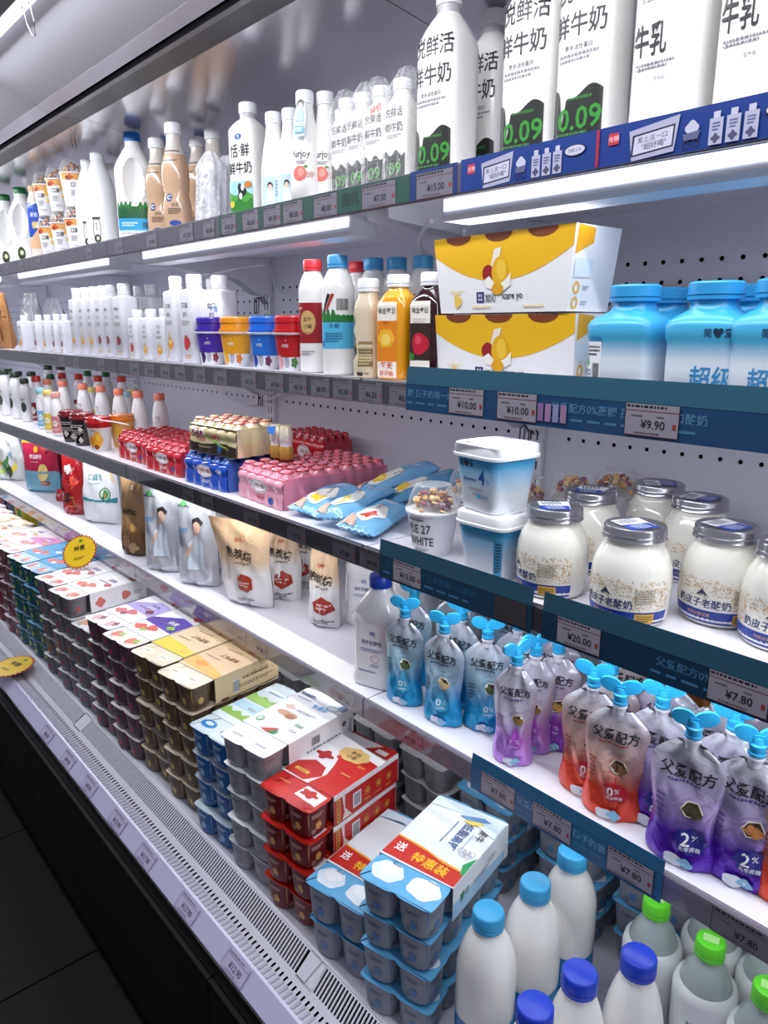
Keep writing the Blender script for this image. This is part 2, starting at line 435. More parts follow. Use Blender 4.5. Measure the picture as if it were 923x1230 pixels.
# ------------------------------------------------------------------ shelves
ORD = ['top', 'second', 'third', 'lowest']
PLACE = ['at the far left end', 'second from the far left end', 'third from the far left end', 'left of the middle upright', 'right of the middle upright', 'at the near right end']
LIPM = [M('#5c5763', .35), M('#443f4a', .35), M('#3f3b46', .35), M('#7d7784', .3)]
CLEAR = film('#ffffff', .975, .05, milky=False)
for k, zs in enumerate(SH):
    for i in range(6):
        a = (X0 if i == 0 else POSTS[i - 1]) + .002; b = (POSTS[i] if i < 5 else X1) - .002
        t = thing('shelf', 'white steel shelf, %s level, %s of the case' % (ORD[k], PLACE[i]), 'shelf', ((a + b) / 2, 0, zs), 0, 'steel shelves of the dairy case')
        L = (b - a) / 2
        MB().prism([(.806, 0), (1.262, 0), (1.262, -.018), (.83, -.022), (.812, -.034), (.806, -.034)], -L, L, SHELFW).build('shelf_board', t)
        MB().prism([(.8055, -.038), (.8055, .0028), (.8000, .0028), (.7975, 0), (.7975, -.036), (.8000, -.0385)], -L, L, LIPM[k]).build('price_rail', t)
        MB().prism([(.7955, -.0375), (.7962, -.0375), (.7962, .001), (.7955, .001)], -L, L, CLEAR).build('clear_cover', t)
        if k == 0:
            f = MB().prism([(.822, -.036), (.875, -.036), (.885, -.060), (.880, -.0665), (.824, -.0665), (.820, -.060)], -L + .16, L - .05, M('#eef0f8', .4)).build('light_fixture', t)
            d = MB().box(-L + .165, L - .055, .8180, .8200, -.053, -.037, M('#f2f5ff', .4, emis=1.5))
            d.build('diffuser', f)
        for sgn in (-1, 1):
            xb = sgn * (L - .024)
            pf = [(.835, -.010), (1.276, -.010), (1.276, -.115), (1.235, -.112), (1.18, -.075), (1.08, -.052), (.90, -.042), (.835, -.036)]
            pf = [(y, z - .010) for y, z in pf]
            MB().prism(pf, xb - .002, xb + .002, WHITE).build('bracket', t)
# cables hanging behind the shelves
CAB = M('#e8e8ee', .35)
def cable(name, pts, r, label):
    P_ = [Vector(p) for p in pts]; out = []
    for i in range(len(P_) - 1):
        a = P_[max(i - 1, 0)]; b = P_[i]; c = P_[i + 1]; d = P_[min(i + 2, len(P_) - 1)]
        for s in range(6):
            q = s / 6; out.append(.5 * ((2 * b) + (-a + c) * q + (2 * a - 5 * b + 4 * c - d) * q * q + (-a + 3 * b - 3 * c + d) * q ** 3))
    out.append(P_[-1])
    tag(MB().tube(out, r, CAB, 6).build(name), label, 'cable')
cable('power_cable', [(-.97 + .06, .90, 1.665), (-.985, .95, 1.655), (-1.03, 1.0, 1.63), (-.99, 1.06, 1.612), (-.93, 1.0, 1.66)], .004, 'white cable looped under the top shelf beside the middle upright')
cable('power_cable', [(-2.01 + .05, .92, 1.66), (-1.94, .96, 1.65), (-1.90, 1.02, 1.635), (-1.84, 1.08, 1.65), (-1.80, 1.14, 1.66)], .003, 'white cable hanging below the top shelf above the square white bottles')
cable('power_cable', [(-1.80, 1.26, 1.385), (-1.9, 1.25, 1.30), (-2.15, 1.255, 1.25), (-2.35, 1.26, 1.30), (-2.45, 1.27, 1.33)], .003, 'thin white cable sagging behind the gold-lidded drink pack')
cable('power_cable', [(-1.95, 1.26, 1.67), (-1.93, 1.27, 1.60), (-1.83, 1.275, 1.58), (-1.78, 1.27, 1.66)], .0025, 'short white cable against the back panel under the top shelf')
for xp, z0 in ((-2.01, 1.535), (-2.01, 1.255), (-.97, 1.245)):
    m = MB()
    for dx in (-.012, .0, .012):
        m.tube([(xp + dx, YB - .014, z0 + .03), (xp + dx, YB - .03, z0 + .05), (xp + dx, YB - .045, z0 + .045), (xp + dx, YB - .048, z0)], .002, M('#5a5662', .3, metal=.7), 5)
    tag(m.build('shelf_hook'), 'small dark wire hook on the %s, %s shelf' % ('upright left of the yellow cartons' if xp > -1.5 else 'upright left of centre', 'below the second' if z0 < 1.4 else 'below the top'), 'hook')

# ------------------------------------------------------------------ bottle tools
def lerp(a, b, t): return a + (b - a) * t
class Body:
    """a turned or squared bottle: rows of (z, half width, squareness 0..1); ay = depth / width"""
    def __init__(s, rows, n=5., ay=1., disp=None):
        s.rows = rows; s.n = n; s.ay = ay; s.disp = disp
        r0 = max(r for _, r, _ in rows); q0 = max(q for _, _, q in rows)
        s.tab = [(-PI / 2, 0.)]; acc = 0; K = 180; p = s.pt(-PI / 2, r0, q0)
        for i in range(1, K + 1):
            t = -PI / 2 + PI * i / K; p2 = s.pt(t, r0, q0); acc += math.dist(p, p2); p = p2; s.tab.append((t, acc))
    def rho(s, t, q):
        c, k = abs(math.cos(t)), abs(math.sin(t))
        return lerp(1., (c ** s.n + k ** s.n) ** (-1 / s.n), q) if q else 1.
    def pt(s, t, r, q): k = s.rho(t, q) * r; return (k * math.cos(t), k * math.sin(t) * s.ay)
    def at(s, z):
        R = s.rows
        if z <= R[0][0]: return R[0][1], R[0][2]
        for i in range(len(R) - 1):
            if R[i][0] <= z <= R[i + 1][0]:
                t = (z - R[i][0]) / max(R[i + 1][0] - R[i][0], 1e-9); return lerp(R[i][1], R[i + 1][1], t), lerp(R[i][2], R[i + 1][2], t)
        return R[-1][1], R[-1][2]
    def surf(s, u, v, h):
        a = abs(u); k = min(int(a / s.tab[-1][1] * 180), 179)
        while k > 0 and s.tab[k][1] > a: k -= 1
        while k < 179 and s.tab[k + 1][1] < a: k += 1
        f = (a - s.tab[k][1]) / max(s.tab[k + 1][1] - s.tab[k][1], 1e-9)
        t = lerp(s.tab[k][0], s.tab[k + 1][0], f)
        if u < 0: t = -PI - t
        r, q = s.at(v)
        if s.disp: r += s.disp(t, v)
        x, y = s.pt(t, r + h, q); return (x, y, v)
    def mesh(s, mb, m, seg=32, m_top=None, ztop=None):
        vs = []; fs = []
        for z, r, q in s.rows:
            for i in range(seg):
                t = 2 * PI * (i + .5) / seg; rr = r + (s.disp(t if t < PI / 2 else t - 2 * PI, z) if s.disp else 0)
                x, y = s.pt(t, rr, q); vs.append((x, y, z))
        for j in range(len(s.rows) - 1):
            for i in range(seg): fs.append((j * seg + i, j * seg + (i + 1) % seg, (j + 1) * seg + (i + 1) % seg, (j + 1) * seg + i))
        fs.append(tuple(reversed(range(seg)))); L = len(s.rows) - 1
        fs.append(tuple(range(L * seg, L * seg + seg)))
        if m_top is None: return mb.add(vs, fs, m)
        lo = [f for f in fs if sum(vs[i][2] for i in f) / len(f) <= ztop]; hi = [f for f in fs if f not in lo]
        mb.add(vs, lo, m); return mb.add(vs, hi, m_top)
def cap_mesh(mb, z0, z1, r, m, seg=40, ribs=True, ring=True, cx=0, cy=0):
    rows = []
    if ring: rows += [(z0, r * 1.0), (z0 + (z1 - z0) * .18, r * 1.0), (z0 + (z1 - z0) * .20, r * .95), (z0 + (z1 - z0) * .26, r * .95), (z0 + (z1 - z0) * .28, r)]
    else: rows += [(z0, r)]
    rows += [(z1 - (z1 - z0) * .12, r * .985), (z1 - (z1 - z0) * .03, r * .93), (z1, r * .85)]
    vs = []; fs = []
    for j, (z, rr) in enumerate(rows):
        for i in range(seg):
            k = rr * (1 + (.018 if ribs and i % 2 and j < len(rows) - 2 else 0)); t = 2 * PI * i / seg
            vs.append((cx + k * math.cos(t), cy + k * math.sin(t), z))
    for j in range(len(rows) - 1):
        for i in range(seg): fs.append((j * seg + i, j * seg + (i + 1) % seg, (j + 1) * seg + (i + 1) % seg, (j + 1) * seg + i))
    fs.append(tuple(reversed(range(seg)))); fs.append(tuple(range((len(rows) - 1) * seg, len(rows) * seg)))
    return mb.add(vs, fs, m)
MILK = M('#f1efec', .22, coat=.25); MILKM = M('#efeeee', .4); CAPW = M('#eeeef2', .35)
def bottle(name, label, cat, loc, rz, rows, capz, cap_r, cap_m, items=(), body_m=MILK, n=5., ay=1., group=None, seg=32, neck=None, capribs=True,
           ustep=.004, vstep=.01, disp=None, cap_off=(0, 0), extra=None, m_top=None, ztop=None, pname='label'):
    t = thing(name, label, cat, loc, rz, group)
    B = Body(rows, n, ay, disp); mb = MB(); B.mesh(mb, body_m, seg, m_top, ztop); mb.build('bottle_body', t, True, 50)
    if neck: MB().grid(lambda u, v: (neck[2] * math.cos(2 * PI * u), neck[2] * math.sin(2 * PI * u), lerp(neck[0], neck[1], v)), 24, 1, neck[3], True).build('neck', t, True)
    c = MB(); cap_mesh(c, capz[0], capz[1], cap_r, cap_m, 40 if capribs else 24, capribs); o = c.build('cap', t, True, 35); o.location = (cap_off[0], cap_off[1], 0)
    if items: deco(items, B.surf, ustep, vstep).build(pname, t)
    if extra: extra(t, B)
    return freeze(t)
def sq(h, w, sh, neck_r, z_neck, z_top, q=1., nq=0):
    """squared bottle rows: height of shoulder start sh"""
    e = w
    R = [(0, e - .004, q), (.003, e - .001, q), (.008, e, q), (sh, e, q)]
    for t in (.25, .5, .7, .85, 1.):
        R.append((lerp(sh, z_neck, t), lerp(e, neck_r, t ** 1.9 if t < 1 else 1), lerp(q, 0, t)))
    R.append((z_top, neck_r, 0)); return R
def rnd(w, sh, neck_r, z_neck, z_top, pw=2., q=0):
    R = [(0, w - .005, q), (.003, w - .001, q), (.008, w, q), (sh, w, q)]
    for t in (.2, .4, .6, .75, .88, 1.): R.append((lerp(sh, z_neck, t), lerp(w, neck_r, t ** pw), lerp(q, 0, t)))
    R.append((z_top, neck_r, 0)); return R
Z1, Z2, Z3, Z4 = SH
K1 = '#1d1c20'
# ------------------------------------------------------------------ TOP SHELF
def drip(u):
    a = .059 + .006 * math.sin(u * 120 - .8)
    return a - .034 * math.exp(-((u + .019) / .0032) ** 2)
def fresh_items(k=1.):
    return [('t', '悦鲜活', 0, .170, .027, K1, .86), ('t', '鲜牛奶', -.003, .133, .027, K1, .86), ('t', '更多活性蛋白', -.002, .1085, .0058, K1), ('l', -.001, .098, .052, .011, 2, '#8d8b92'),
            ('w', -.033, .033, .0085, drip, '#1b1f1b'), ('t', '0.09', .004, .030, .026, '#2f8a2c', .95), ('t', 'INF0.09秒杀菌技术', .004, .0525, .0036, '#4ba548'), ('l', 0, .0135, .05, .005, 1, '#3f7a3c')]
FR = sq(.245, .0365, .172, .0165, .218, .232)
GREYN = M('#b9b6bc', .25)
fresh = bottle('milk_bottle', 'black-lettered square milk bottle at the left end of the blue shelf strip', 'milk bottle',
               (aty(538, 100, .86), .86, Z1), math.radians(6), FR, (.228, .250), .0185, CAPW, fresh_items(), neck=(.214, .230, .0172, GREYN), group='square fresh milk bottles', vstep=.01)
for px, y, rz, lab in ((592, .965, 4, 'square white milk bottle in the second row, its grey neck and cap rising clear'),
                       (647, .86, 6, 'black-lettered square milk bottle, fourth from the right edge of the top shelf'),
                       (716, .86, 4, 'black-lettered square milk bottle, third from the right edge of the top shelf')):
    dup(fresh, (aty(px, 60, y), y, Z1), math.radians(rz), lab)
pro_items = [('t', '更多活性蛋白*', .002, .140, .0105, K1, .95, 0, .15), ('r', -.031, .151, -.009, .158, '#2a2846'), ('t', '杀菌技术', .006, .1545, .0055, K1), ('l', -.006, .130, .040, .006, 2, '#77757e'),
             ('p', [(-.022, .165), (-.012, .172), (-.006, .169), (.0, .178), (.006, .170), (.016, .174), (.024, .1665), (.0, .168)], '#2e2d34'), ('t', '牛乳', -.014, .090, .033, K1, .56), ('l', -.006, .064, .044, .008, 2, '#77757e'),
             ('l', 0, .190, .044, .012, 2, '#2b2b44'), ('t', '生牛乳', .0, .050, .004, '#55535a')]
PR = sq(.244, .040, .192, .0175, .230, .238)
prot = bottle('milk_bottle', 'big square white milk bottle with slim protein lettering, second from the right on top', 'milk bottle',
              (aty(815, 60, .86), .86, Z1), math.radians(4), PR, (.236, .254), .0195, CAPW, pro_items, group='square protein milk bottles')
for px, y, lab in ((893, .95, 'square milk bottle half hidden between the two rightmost bottles, greenish lettering showing'), (921, .86, 'rightmost big milk bottle on the top shelf, cut by the picture edge'), (990, .86, 'square milk bottle beyond the right edge of the picture, end of its row')):
    dup(prot, (aty(px, 60, y) + (.03 if px > 950 else 0), y, Z1), math.radians(3), lab)
# clear wrapped pairs
def wrap_film(t, w_, d, h, seed=1, m=None, top=.03):
    rd = random.Random(seed); ph = [rd.uniform(0, 6) for _ in range(6)]
    def f(u, v):
        a = 2 * PI * u; z = h * v
        c, s = math.cos(a), math.sin(a); k = (abs(c) ** 4 + abs(s) ** 4) ** -.25
        sh = 1 if v < .78 else lerp(1, .35, ((v - .78) / .22) ** 1.2)
        r = (1 + .06 * math.sin(5 * a + ph[0] + 3 * v) * v + .05 * math.sin(9 * a + ph[1] - 4 * v) + .03 * math.sin(17 * a + ph[2])) * k * sh
        return (w_ * r * c + .01 * v * math.sin(ph[3]), d * r * s, z)
    return MB().grid(f, 56, 14, m or film('#ffffff', .86, .06, .9, 45), True).build('plastic_wrap', t, True, 0)
for q, (px, lab) in enumerate(((418, 'white milk bottle in clear crinkled film, furthest left of the four wrapped ones'), (437, 'film-wrapped white milk bottle, second of the wrapped four from the left'),
                  (459, 'film-wrapped white milk bottle with a small red print, third of the wrapped four'), (484, 'film-wrapped white milk bottle next to the big unwrapped black-lettered one'))):
    t = thing('wrapped_milk_bottle', lab, 'milk bottle', (aty(px, 150, .855), .855, Z1), math.radians(8), 'milk bottles wrapped in clear film')
    R = sq(.15, .0225, .108, .0135, .132, .140)
    B = Body(R, 5); mb = MB(); B.mesh(mb, MILK, 28); mb.build('bottle_body', t, True, 50)
    c = MB(); cap_mesh(c, .138, .154, .015, CAPW); c.build('cap', t, True, 35)
    its = [('t', '悦鲜活', 0, .104, .014, K1, .8), ('t', '鲜牛奶', 0, .083, .014, K1, .8), ('l', 0, .070, .03, .006, 2, '#8d8b92'), ('w', -.021, .021, .006, lambda u: .046 + .004 * math.sin(u * 300), '#1b1f1b'), ('t', '09', .003, .024, .018, '#3f9a34')]
    if q == 2: its += [('t', '特价', .006, .118, .015, '#c8302c', .8, .3)]
    deco(its, B.surf, .004).build('label', t)
    wrap_film(t, .0265, .027, .168, q + 3); freeze(t)
# tall tapering white bottles with peach print
PJ = [(0, .024, 0), (.004, .0275, 0), (.03, .028, 0), (.075, .0265, 0), (.11, .0215, 0), (.135, .0165, 0), (.15, .0145, 0), (.158, .0145, 0)]
pj_items = [('t', 'Purjoy', .0, .072, .015, '#26262a', .9), ('b', -.003, .042, .013, .012, '#e0716c', 1, .12), ('e', .001, .044, .006, .007, '#efa08c'), ('e', .010, .053, .004, .002, '#4f8a45'), ('l', .003, .060, .02, .006, 2, '#7a7780'), ('l', .018, .040, .014, .010, 3, '#d77e7c')]
pj2_items = [('w', -.024, .024, .010, lambda u: .062 - .002 * math.cos(u * 90), '#bcd8ee'), ('e', 0, .044, .006, .007, '#2a2a30'), ('e', 0, .041, .0045, .006, '#e8c4b0'), ('p', [(-.010, .012), (.010, .012), (.007, .034), (0, .037), (-.007, .034)], '#f2f4f8'), ('l', .016, .04, .010, .03, 5, '#6b7f9a')]
def hanger(t, B):
    mb = MB()
    for k in range(1):
        mb.add([(-.008, -.030, .100), (.010, -.031, .100), (.013, -.027, .128), (.006, -.019, .162), (-.003, -.018, .164), (-.011, -.026, .128)], [(0, 1, 2, 3, 4, 5)], M('#c3d6ea', .4))
        s = lambda u, v, h: (u, -.0318 + max(0, (v - .100)) * .20 - h, v)
        deco([('e', .001, .152, .006, .008, '#1f1f24'), ('e', .001, .149, .0045, .006, '#e9c6b2'), ('p', [(-.008, .125), (.009, .125), (.006, .142), (-.005, .142)], '#9fb9d6'), ('r', -.007, .105, .009, .117, '#4f9fd0'), ('l', .001, .111, .013, .007, 2, '#eef4fa')], s, mb=mb)
    mb.build('neck_tag', t)
purj = bottle('yogurt_bottle', 'slender white bottle with a pink peach print, nearest the wrapped milk', 'yogurt drink bottle', (aty(392, 180, .855), .855, Z1), .6,
              PJ, (.156, .177), .0155, CAPW, pj_items, group='slender white yogurt drink bottles', extra=None)
purj_t = bottle('yogurt_bottle', 'slender white peach-print bottle with a paper figure tag, second from the wrapped ones', 'yogurt drink bottle', (aty(370, 180, .824) - .006, .824, Z1), .55,
                PJ, (.156, .177), .0155, CAPW, pj_items, group='slender white yogurt drink bottles', extra=hanger)
pu_b = bottle('yogurt_bottle', 'slender white bottle with a small figure on pale blue, right of the green-meadow milk', 'yogurt drink bottle', (aty(330, 190, .855), .855, Z1), .6,
              PJ, (.156, .177), .0155, CAPW, pj2_items, group='slender white yogurt drink bottles')
dup(pu_b, (aty(350, 190, .865), .865, Z1), .6, 'slender white bottle between the pale blue print one and the peach print ones')
dup(purj, (aty(357, 120, .965), .965, Z1), 0, 'taller-looking slender bottle in the rear row behind the peach print ones')
dup(purj, (aty(412, 120, .945), .945, Z1), 0, 'slender bottle in the rear row just left of the wrapped milk')
dup(purj, (aty(336, 120, .985), .985, Z1), 0, 'slender white bottle at the back, hidden but for its cap behind the pale blue print')
# meadow milk
TI = sq(.2, .033, .158, .0155, .182, .193)
bottle('milk_bottle', 'square white milk bottle with black brush lettering over a green meadow with a cow', 'milk bottle', (aty(300, 190, .855), .855, Z1), .32, TI, (.191, .211), .0175, CAPW,
       [('e', 0, .145, .009, .0055, '#2b58a8'), ('t', '悦', 0, .145, .006, '#ffffff'), ('t', '恬·鲜', .002, .120, .025, K1, .82), ('t', '鲜牛奶', .001, .088, .023, K1, .82), ('r', -.030, .008, .030, .064, '#9ed0e8'),
        ('w', -.030, .030, .008, lambda u: .042 + .004 * math.sin(u * 150), '#4c9a3a'), ('w', -.030, .030, .008, lambda u: .028 + .004 * math.sin(u * 210 + 2), '#2f7a2e'), ('b', .004, .044, .010, .014, '#1e1e20', 3, .25), ('e', .007, .052, .004, .006, '#f4f2ee'), ('e', .002, .036, .004, .006, '#f4f2ee'), ('e', -.02, .022, .006, .006, '#e6c23a'), ('e', .020, .056, .009, .006, '#c87a2e')],
       neck=(.178, .192, .0162, GREYN), vstep=.012)
# crinkled clear pouch of dark fruit
t = thing('film_bag', 'crinkled clear and silver plastic bag standing left of the meadow milk bottle', 'plastic bag', (aty(252, 230, .855), .855, Z1), .1)
wrap_film(t, .036, .022, .148, 12, film('#f2f2f6', .55, .12, 1., 35))
B = Body([(0, .024, .3), (.05, .028, .3), (.09, .018, .2), (.12, .008, 0)], 3, .6); mb = MB(); B.mesh(mb, M('#c9c8ce', .3, bump=.8, bscale=70)); mb.build('inner_pouch', t, True, 0)
deco([('b', -.002, .038, .013, .012, '#3b3a42', 5, .12), ('l', 0, .012, .03, .008, 2, '#4a4a52')], B.surf, .004).build('label', t)
t2 = dup(freeze(t), (aty(272, 220, .90), .90, Z1), .5, 'second crinkled silver bag squeezed behind, touching the meadow milk bottle')
# tan malt drinks
TEA = M('#c9a78a', .2, coat=.4)
TR = [(0, .026, .6), (.004, .0295, .6), (.055, .030, .6), (.070, .0285, .5), (.082, .0262, .3), (.098, .0285, .4), (.120, .030, .5), (.145, .0295, .4), (.168, .024, 0), (.188, .018, 0), (.205, .0165, 0), (.214, .0165, 0)]
tea_items = [('w', -.031, .031, .172, lambda u: .176, '#8a7a70'), ('l', 0, .1535, .06, .005, 1, '#3b302b'), ('b', -.008, .094 - .02, .008, .009, '#27407e', 6, .1), ('t', 'C', -.008, .074, .010, '#e8e2dc'), ('t', '活性', .006, .058, .008, '#4a3c34'), ('l', .004, .044, .03, .014, 4, '#5c4a40'), ('e', .005, .018, .014, .006, '#2c4a96')]
tea = bottle('drink_bottle', 'tan milk drink in a waisted bottle with a blue emblem, standing in front', 'drink bottle', (aty(211, 210, .858), .858, Z1), .7, TR, (.212, .236), .019, CAPW, tea_items,
             body_m=TEA, m_top=M('#dcd3cb', .2, coat=.4), ztop=.170, group='tan milk drinks in waisted bottles')
dup(tea, (aty(190, 210, .89), .89, Z1), .7, 'tan milk drink bottle squeezed between the blue-capped jug and the front tan one')
dup(tea, (aty(257, 200, .95), .95, Z1), .1, 'tan milk drink bottle in the rear row above the crinkled bags')
dup(tea, (aty(238, 200, .96), .96, Z1), .1, 'tan milk drink bottle in the rear row, right behind the front tan one')
# handled jugs
def oval_dent(cu, cz, a, b, d):
    def f(t, z):
        e = ((t - cu) / a) ** 2 + ((z - cz) / b) ** 2
        return -d * max(0, 1 - e) ** .5 if e < 1 else (.0022 * max(0, 1 - (e - 1) * 2.5))
    return f
def jug(name, label, loc, rz, H_, w_, capc, cap_z, cap_r, items, dent, grp=None, seg=104):
    z = [0, .004, .01] + [.01 + (H_ * .70 - .01) * i / 34 for i in range(1, 35)]
    R = [(q, w_ - (.005 if q == 0 else .001 if q < .01 else 0), .75) for q in z]
    for tt in (.08, .16, .24, .32, .4, .5, .6, .72, .84, .93, 1.): R.append((lerp(H_ * .70, H_ * .93, tt), lerp(w_, cap_r * .92, tt ** 1.35), lerp(.75, 0, tt)))
    R.append((H_, cap_r * .92, 0))
    return bottle(name, label, 'milk jug', loc, rz, R, (cap_z, cap_z + .022), cap_r, capc, items, body_m=MILKM, n=3.6, disp=dent, group=grp, seg=seg)
BLUE = M('#1f74d0', .35); GRN = M('#12703a', .35)
jg = jug('milk_jug', 'large white milk jug with an oval grip hollow, bright blue cap and green-and-blue grass label', (aty(162, 210, .87), .87, Z1), .95, .246, .048, BLUE, .240, .0205,
    [('r', -.046, .020, .046, .078, '#bcdde6'), ('w', -.046, .046, .050, lambda u: .078 + .016 * abs(math.sin(u * 260)), '#2f7d38'), ('w', -.046, .046, .048, lambda u: .068 + .014 * abs(math.sin(u * 330 + 1)), '#1d5b34'), ('r', -.046, .024, .046, .052, '#2f9fd4'), ('l', -.012, .038, .04, .012, 2, '#f0f6fa'), ('bc', .030, .036, .020, .014), ('l', 0, .016, .07, .004, 1, '#9a98a2')],
    oval_dent(-PI / 2 + .10, .140, .50, .055, .032), 'white jugs with oval grips')
dup(jg, (aty(147, 190, 1.03), 1.03, Z1), .9, 'blue-capped white jug in the rear row, left of the large blue-capped jug', scale=(.9, .9, .9))
dup(jg, (aty(197, 170, 1.00), 1.00, Z1), .3, 'blue-capped jug in the rear row behind the front tan drinks, left of the two', scale=(.9, .9, .88))
dup(jg, (aty(238, 160, 1.03), 1.03, Z1), .3, 'blue-capped jug in the rear row behind the front tan drinks, right of the two', scale=(.9, .9, .88))
leafs = [('ring', 0, .045, .011, .030, .0016, '#3a3a3a'), ('t', '鲜牛奶', -.001, .052, .006, '#5a5a60', 1, -PI / 2), ('e', 0, .020, .0095, .011, '#3f4a32'), ('e', .001, .021, .004, .005, '#e9e6da'), ('w', -.011, .011, .070, lambda u: .076, '#4b4a3a')]
jw = [(0, .036, .4), (.004, .041, .4), (.03, .042, .4), (.12, .042, .4), (.15, .040, .3), (.18, .034, .2), (.205, .024, 0), (.222, .018, 0), (.232, .0165, 0)]
lj = bottle('milk_jug', 'smooth white milk jug with a leaf emblem, middle of the three alike', 'milk jug', (aty(121, 240, .858), .858, Z1), .8, jw, (.228, .246), .0185, CAPW, leafs, body_m=MILKM, n=3, group='white jugs with a leaf emblem')
dup(lj, (aty(133, 240, .945) + .03, .945, Z1), .8, 'smooth white jug with a leaf emblem, standing nearest the blue-capped jug')
dup(lj, (aty(107, 240, .87) + .012, .87, Z1), .8, 'smooth white jug with a leaf emblem beside the stacked cereal cups')
gj = jug('milk_jug', 'white jug with a green cap and oval grip, nearer to the blue fruit-drink bottle', (aty(28, 270, .86), .86, Z1), 1.0, .232, .040, GRN, .228, .0205,
    [('e', -.004, .030, .013, .022, '#3c4a26'), ('e', -.003, .033, .006, .008, '#d9d4b8'), ('e', -.004, .018, .005, .005, '#1e2518')], oval_dent(-PI / 2 + .05, .135, .55, .055, .026), 'green-capped white jugs')
dup(gj, (aty(9, 275, .86), .86, Z1), 1.0, 'white jug with a green cap, the one at the left edge of the top shelf')
dup(gj, (aty(-14, 280, .86), .86, Z1), 1.0, 'green-capped white jug just beyond the left edge of the picture')
dup(gj, (aty(37, 262, .97), .97, Z1), 1.0, 'green-capped white jug in the rear row behind the blue fruit-drink bottle')
BT = [(0, .023, .2), (.004, .026, .2), (.06, .026, .2), (.16, .0262, .2), (.19, .021, 0), (.207, .015, 0), (.216, .015, 0)]
bottle('drink_bottle', 'slim bottle in a blue printed sleeve with a tan cap, beside stacked cereal cups', 'drink bottle', (aty(44, 265, .852), .852, Z1), 1.0, BT, (.214, .232), .0165, M('#d8a878', .4),
       [('w', -.05, .05, .070, lambda u: .178 + .0 * u, '#1d49b4'), ('w', -.05, .05, .035, lambda u: .085 + .02 * math.sin(u * 60), '#e2b48a'), ('t', '酸奶', 0, .140, .014, '#e8eefc', .8), ('r', -.008, .098, .012, .118, '#d9c27a'), ('p', [(-.02, .165), (.0, .182), (.02, .178), (.0, .172)], '#e8eefc')], body_m=M('#e9dcd0', .3))

# cereal cups
def cereal_pieces(mb, zc, R, hmax, n, seed, pal):
    rd = random.Random(seed)
    for k in range(n):
        a = rd.uniform(0, 2 * PI); q = rd.uniform(0, 1) ** .5; ph = rd.uniform(0, PI / 2)
        rr = R * q; zz = zc + hmax * math.sqrt(max(0, 1 - q * q)) * rd.uniform(.55, .98)
        x, y = rr * math.cos(a), rr * math.sin(a); c = M(rd.choice(pal), .6); s = R * rd.uniform(.13, .20)
        if rd.random() < .45:
            tx, ty = rd.uniform(-1, 1), rd.uniform(-1, 1)
            mb.grid(lambda u, v: (x + (s * .62 + s * .34 * math.cos(2 * PI * v)) * math.cos(2 * PI * u), y + (s * .62 + s * .34 * math.cos(2 * PI * v)) * math.sin(2 * PI * u) , zz + s * .34 * math.sin(2 * PI * v) + tx * s * .5 * math.cos(2 * PI * u) + ty * s * .5 * math.sin(2 * PI * u)), 10, 5, c, True)
        else:
            mb.grid(lambda u, v: (x + s * math.sin(PI * v) * math.cos(2 * PI * u), y + s * math.sin(PI * v) * math.sin(2 * PI * u), zz + s * .8 * math.cos(PI * v)), 7, 4, c, True)
CERP = ['#e2b36a', '#d99a4e', '#f0cf90', '#8a4058', '#6d2e48', '#eac07a', '#c98a4a', '#9a5068', '#e7c9a0']
def cereal_cup(name, label, loc, rz, r, h, items, dome_h, grp, pal=CERP, npc=46, cm='#e9e7ea', tilt=0, film_front=None):
    t = thing(name, label, 'cereal cup', loc, rz, grp)
    B = Body([(0, r * .72, 0), (.002, r * .74, 0), (h - .004, r * .97, 0), (h - .003, r * 1.04, 0), (h, r * 1.04, 0)], 2)
    mb = MB(); B.mesh(mb, M(cm, .35), 32); mb.build('cup', t, True, 40)
    deco(items, B.surf, .004).build('label', t)
    d = MB()
    rows = [(h, r * 1.06), (h + .003, r * 1.06), (h + .004, r * 1.0), (h + dome_h * .6, r * .86), (h + dome_h * .92, r * .74), (h + dome_h, r * .66)]
    D = Body([(z, q, 0) for z, q in rows], 2); D.mesh(d, film('#ffffff', .9, .05), 32); d.build('dome_lid', t, True, 40)
    c = MB(); cereal_pieces(c, h + .002, r * .72, dome_h * .78, npc, hash_(label), pal)
    o = c.build('cereal', t, True, 0); o['kind'] = 'stuff'
    return freeze(t)
def hash_(s): return sum(ord(c) * (i + 3) for i, c in enumerate(s)) % 9973
oat_items = [('r', -.05, .072, .05, .088, '#e8a45c'), ('b', -.016, .078, .010, .007, '#c9572a', 4, .2), ('b', .020, .066, .009, .010, '#e9b93a', 5, .2), ('t', '口满', -.002, .058, .013, '#2a2626', 1), ('b', .022, .044, .006, .006, '#f0ca50', 3, .2), ('l', -.006, .036, .022, .016, 3, '#8a858c'), ('l', .006, .016, .03, .006, 1, '#b0acb4'), ('e', -.024, .076, .006, .006, '#8c3a20')]
k = 0
oc = None
for px, lab in ((90, 'right'), (72, 'middle'), (56, 'left')):
    for lev in (0, 1):
        lb = '%s white cereal yogurt cup with a domed lid, %s column, left of the white jugs' % ('upper' if lev else 'lower', lab)
        loc = (aty(px, 240, .85), .85, Z1 + (.1245 if lev else 0))
        if oc is None: oc = cereal_cup('cereal_cup', lb, loc, 1.0, .036, .092, oat_items, .036, 'domed cereal cups stacked in pairs', ['#7a3040', '#5a2430', '#d9a860', '#e8c890', '#a05058', '#caa070'])
        else: dup(oc, loc, .8 + (px % 7) * .1, lb)

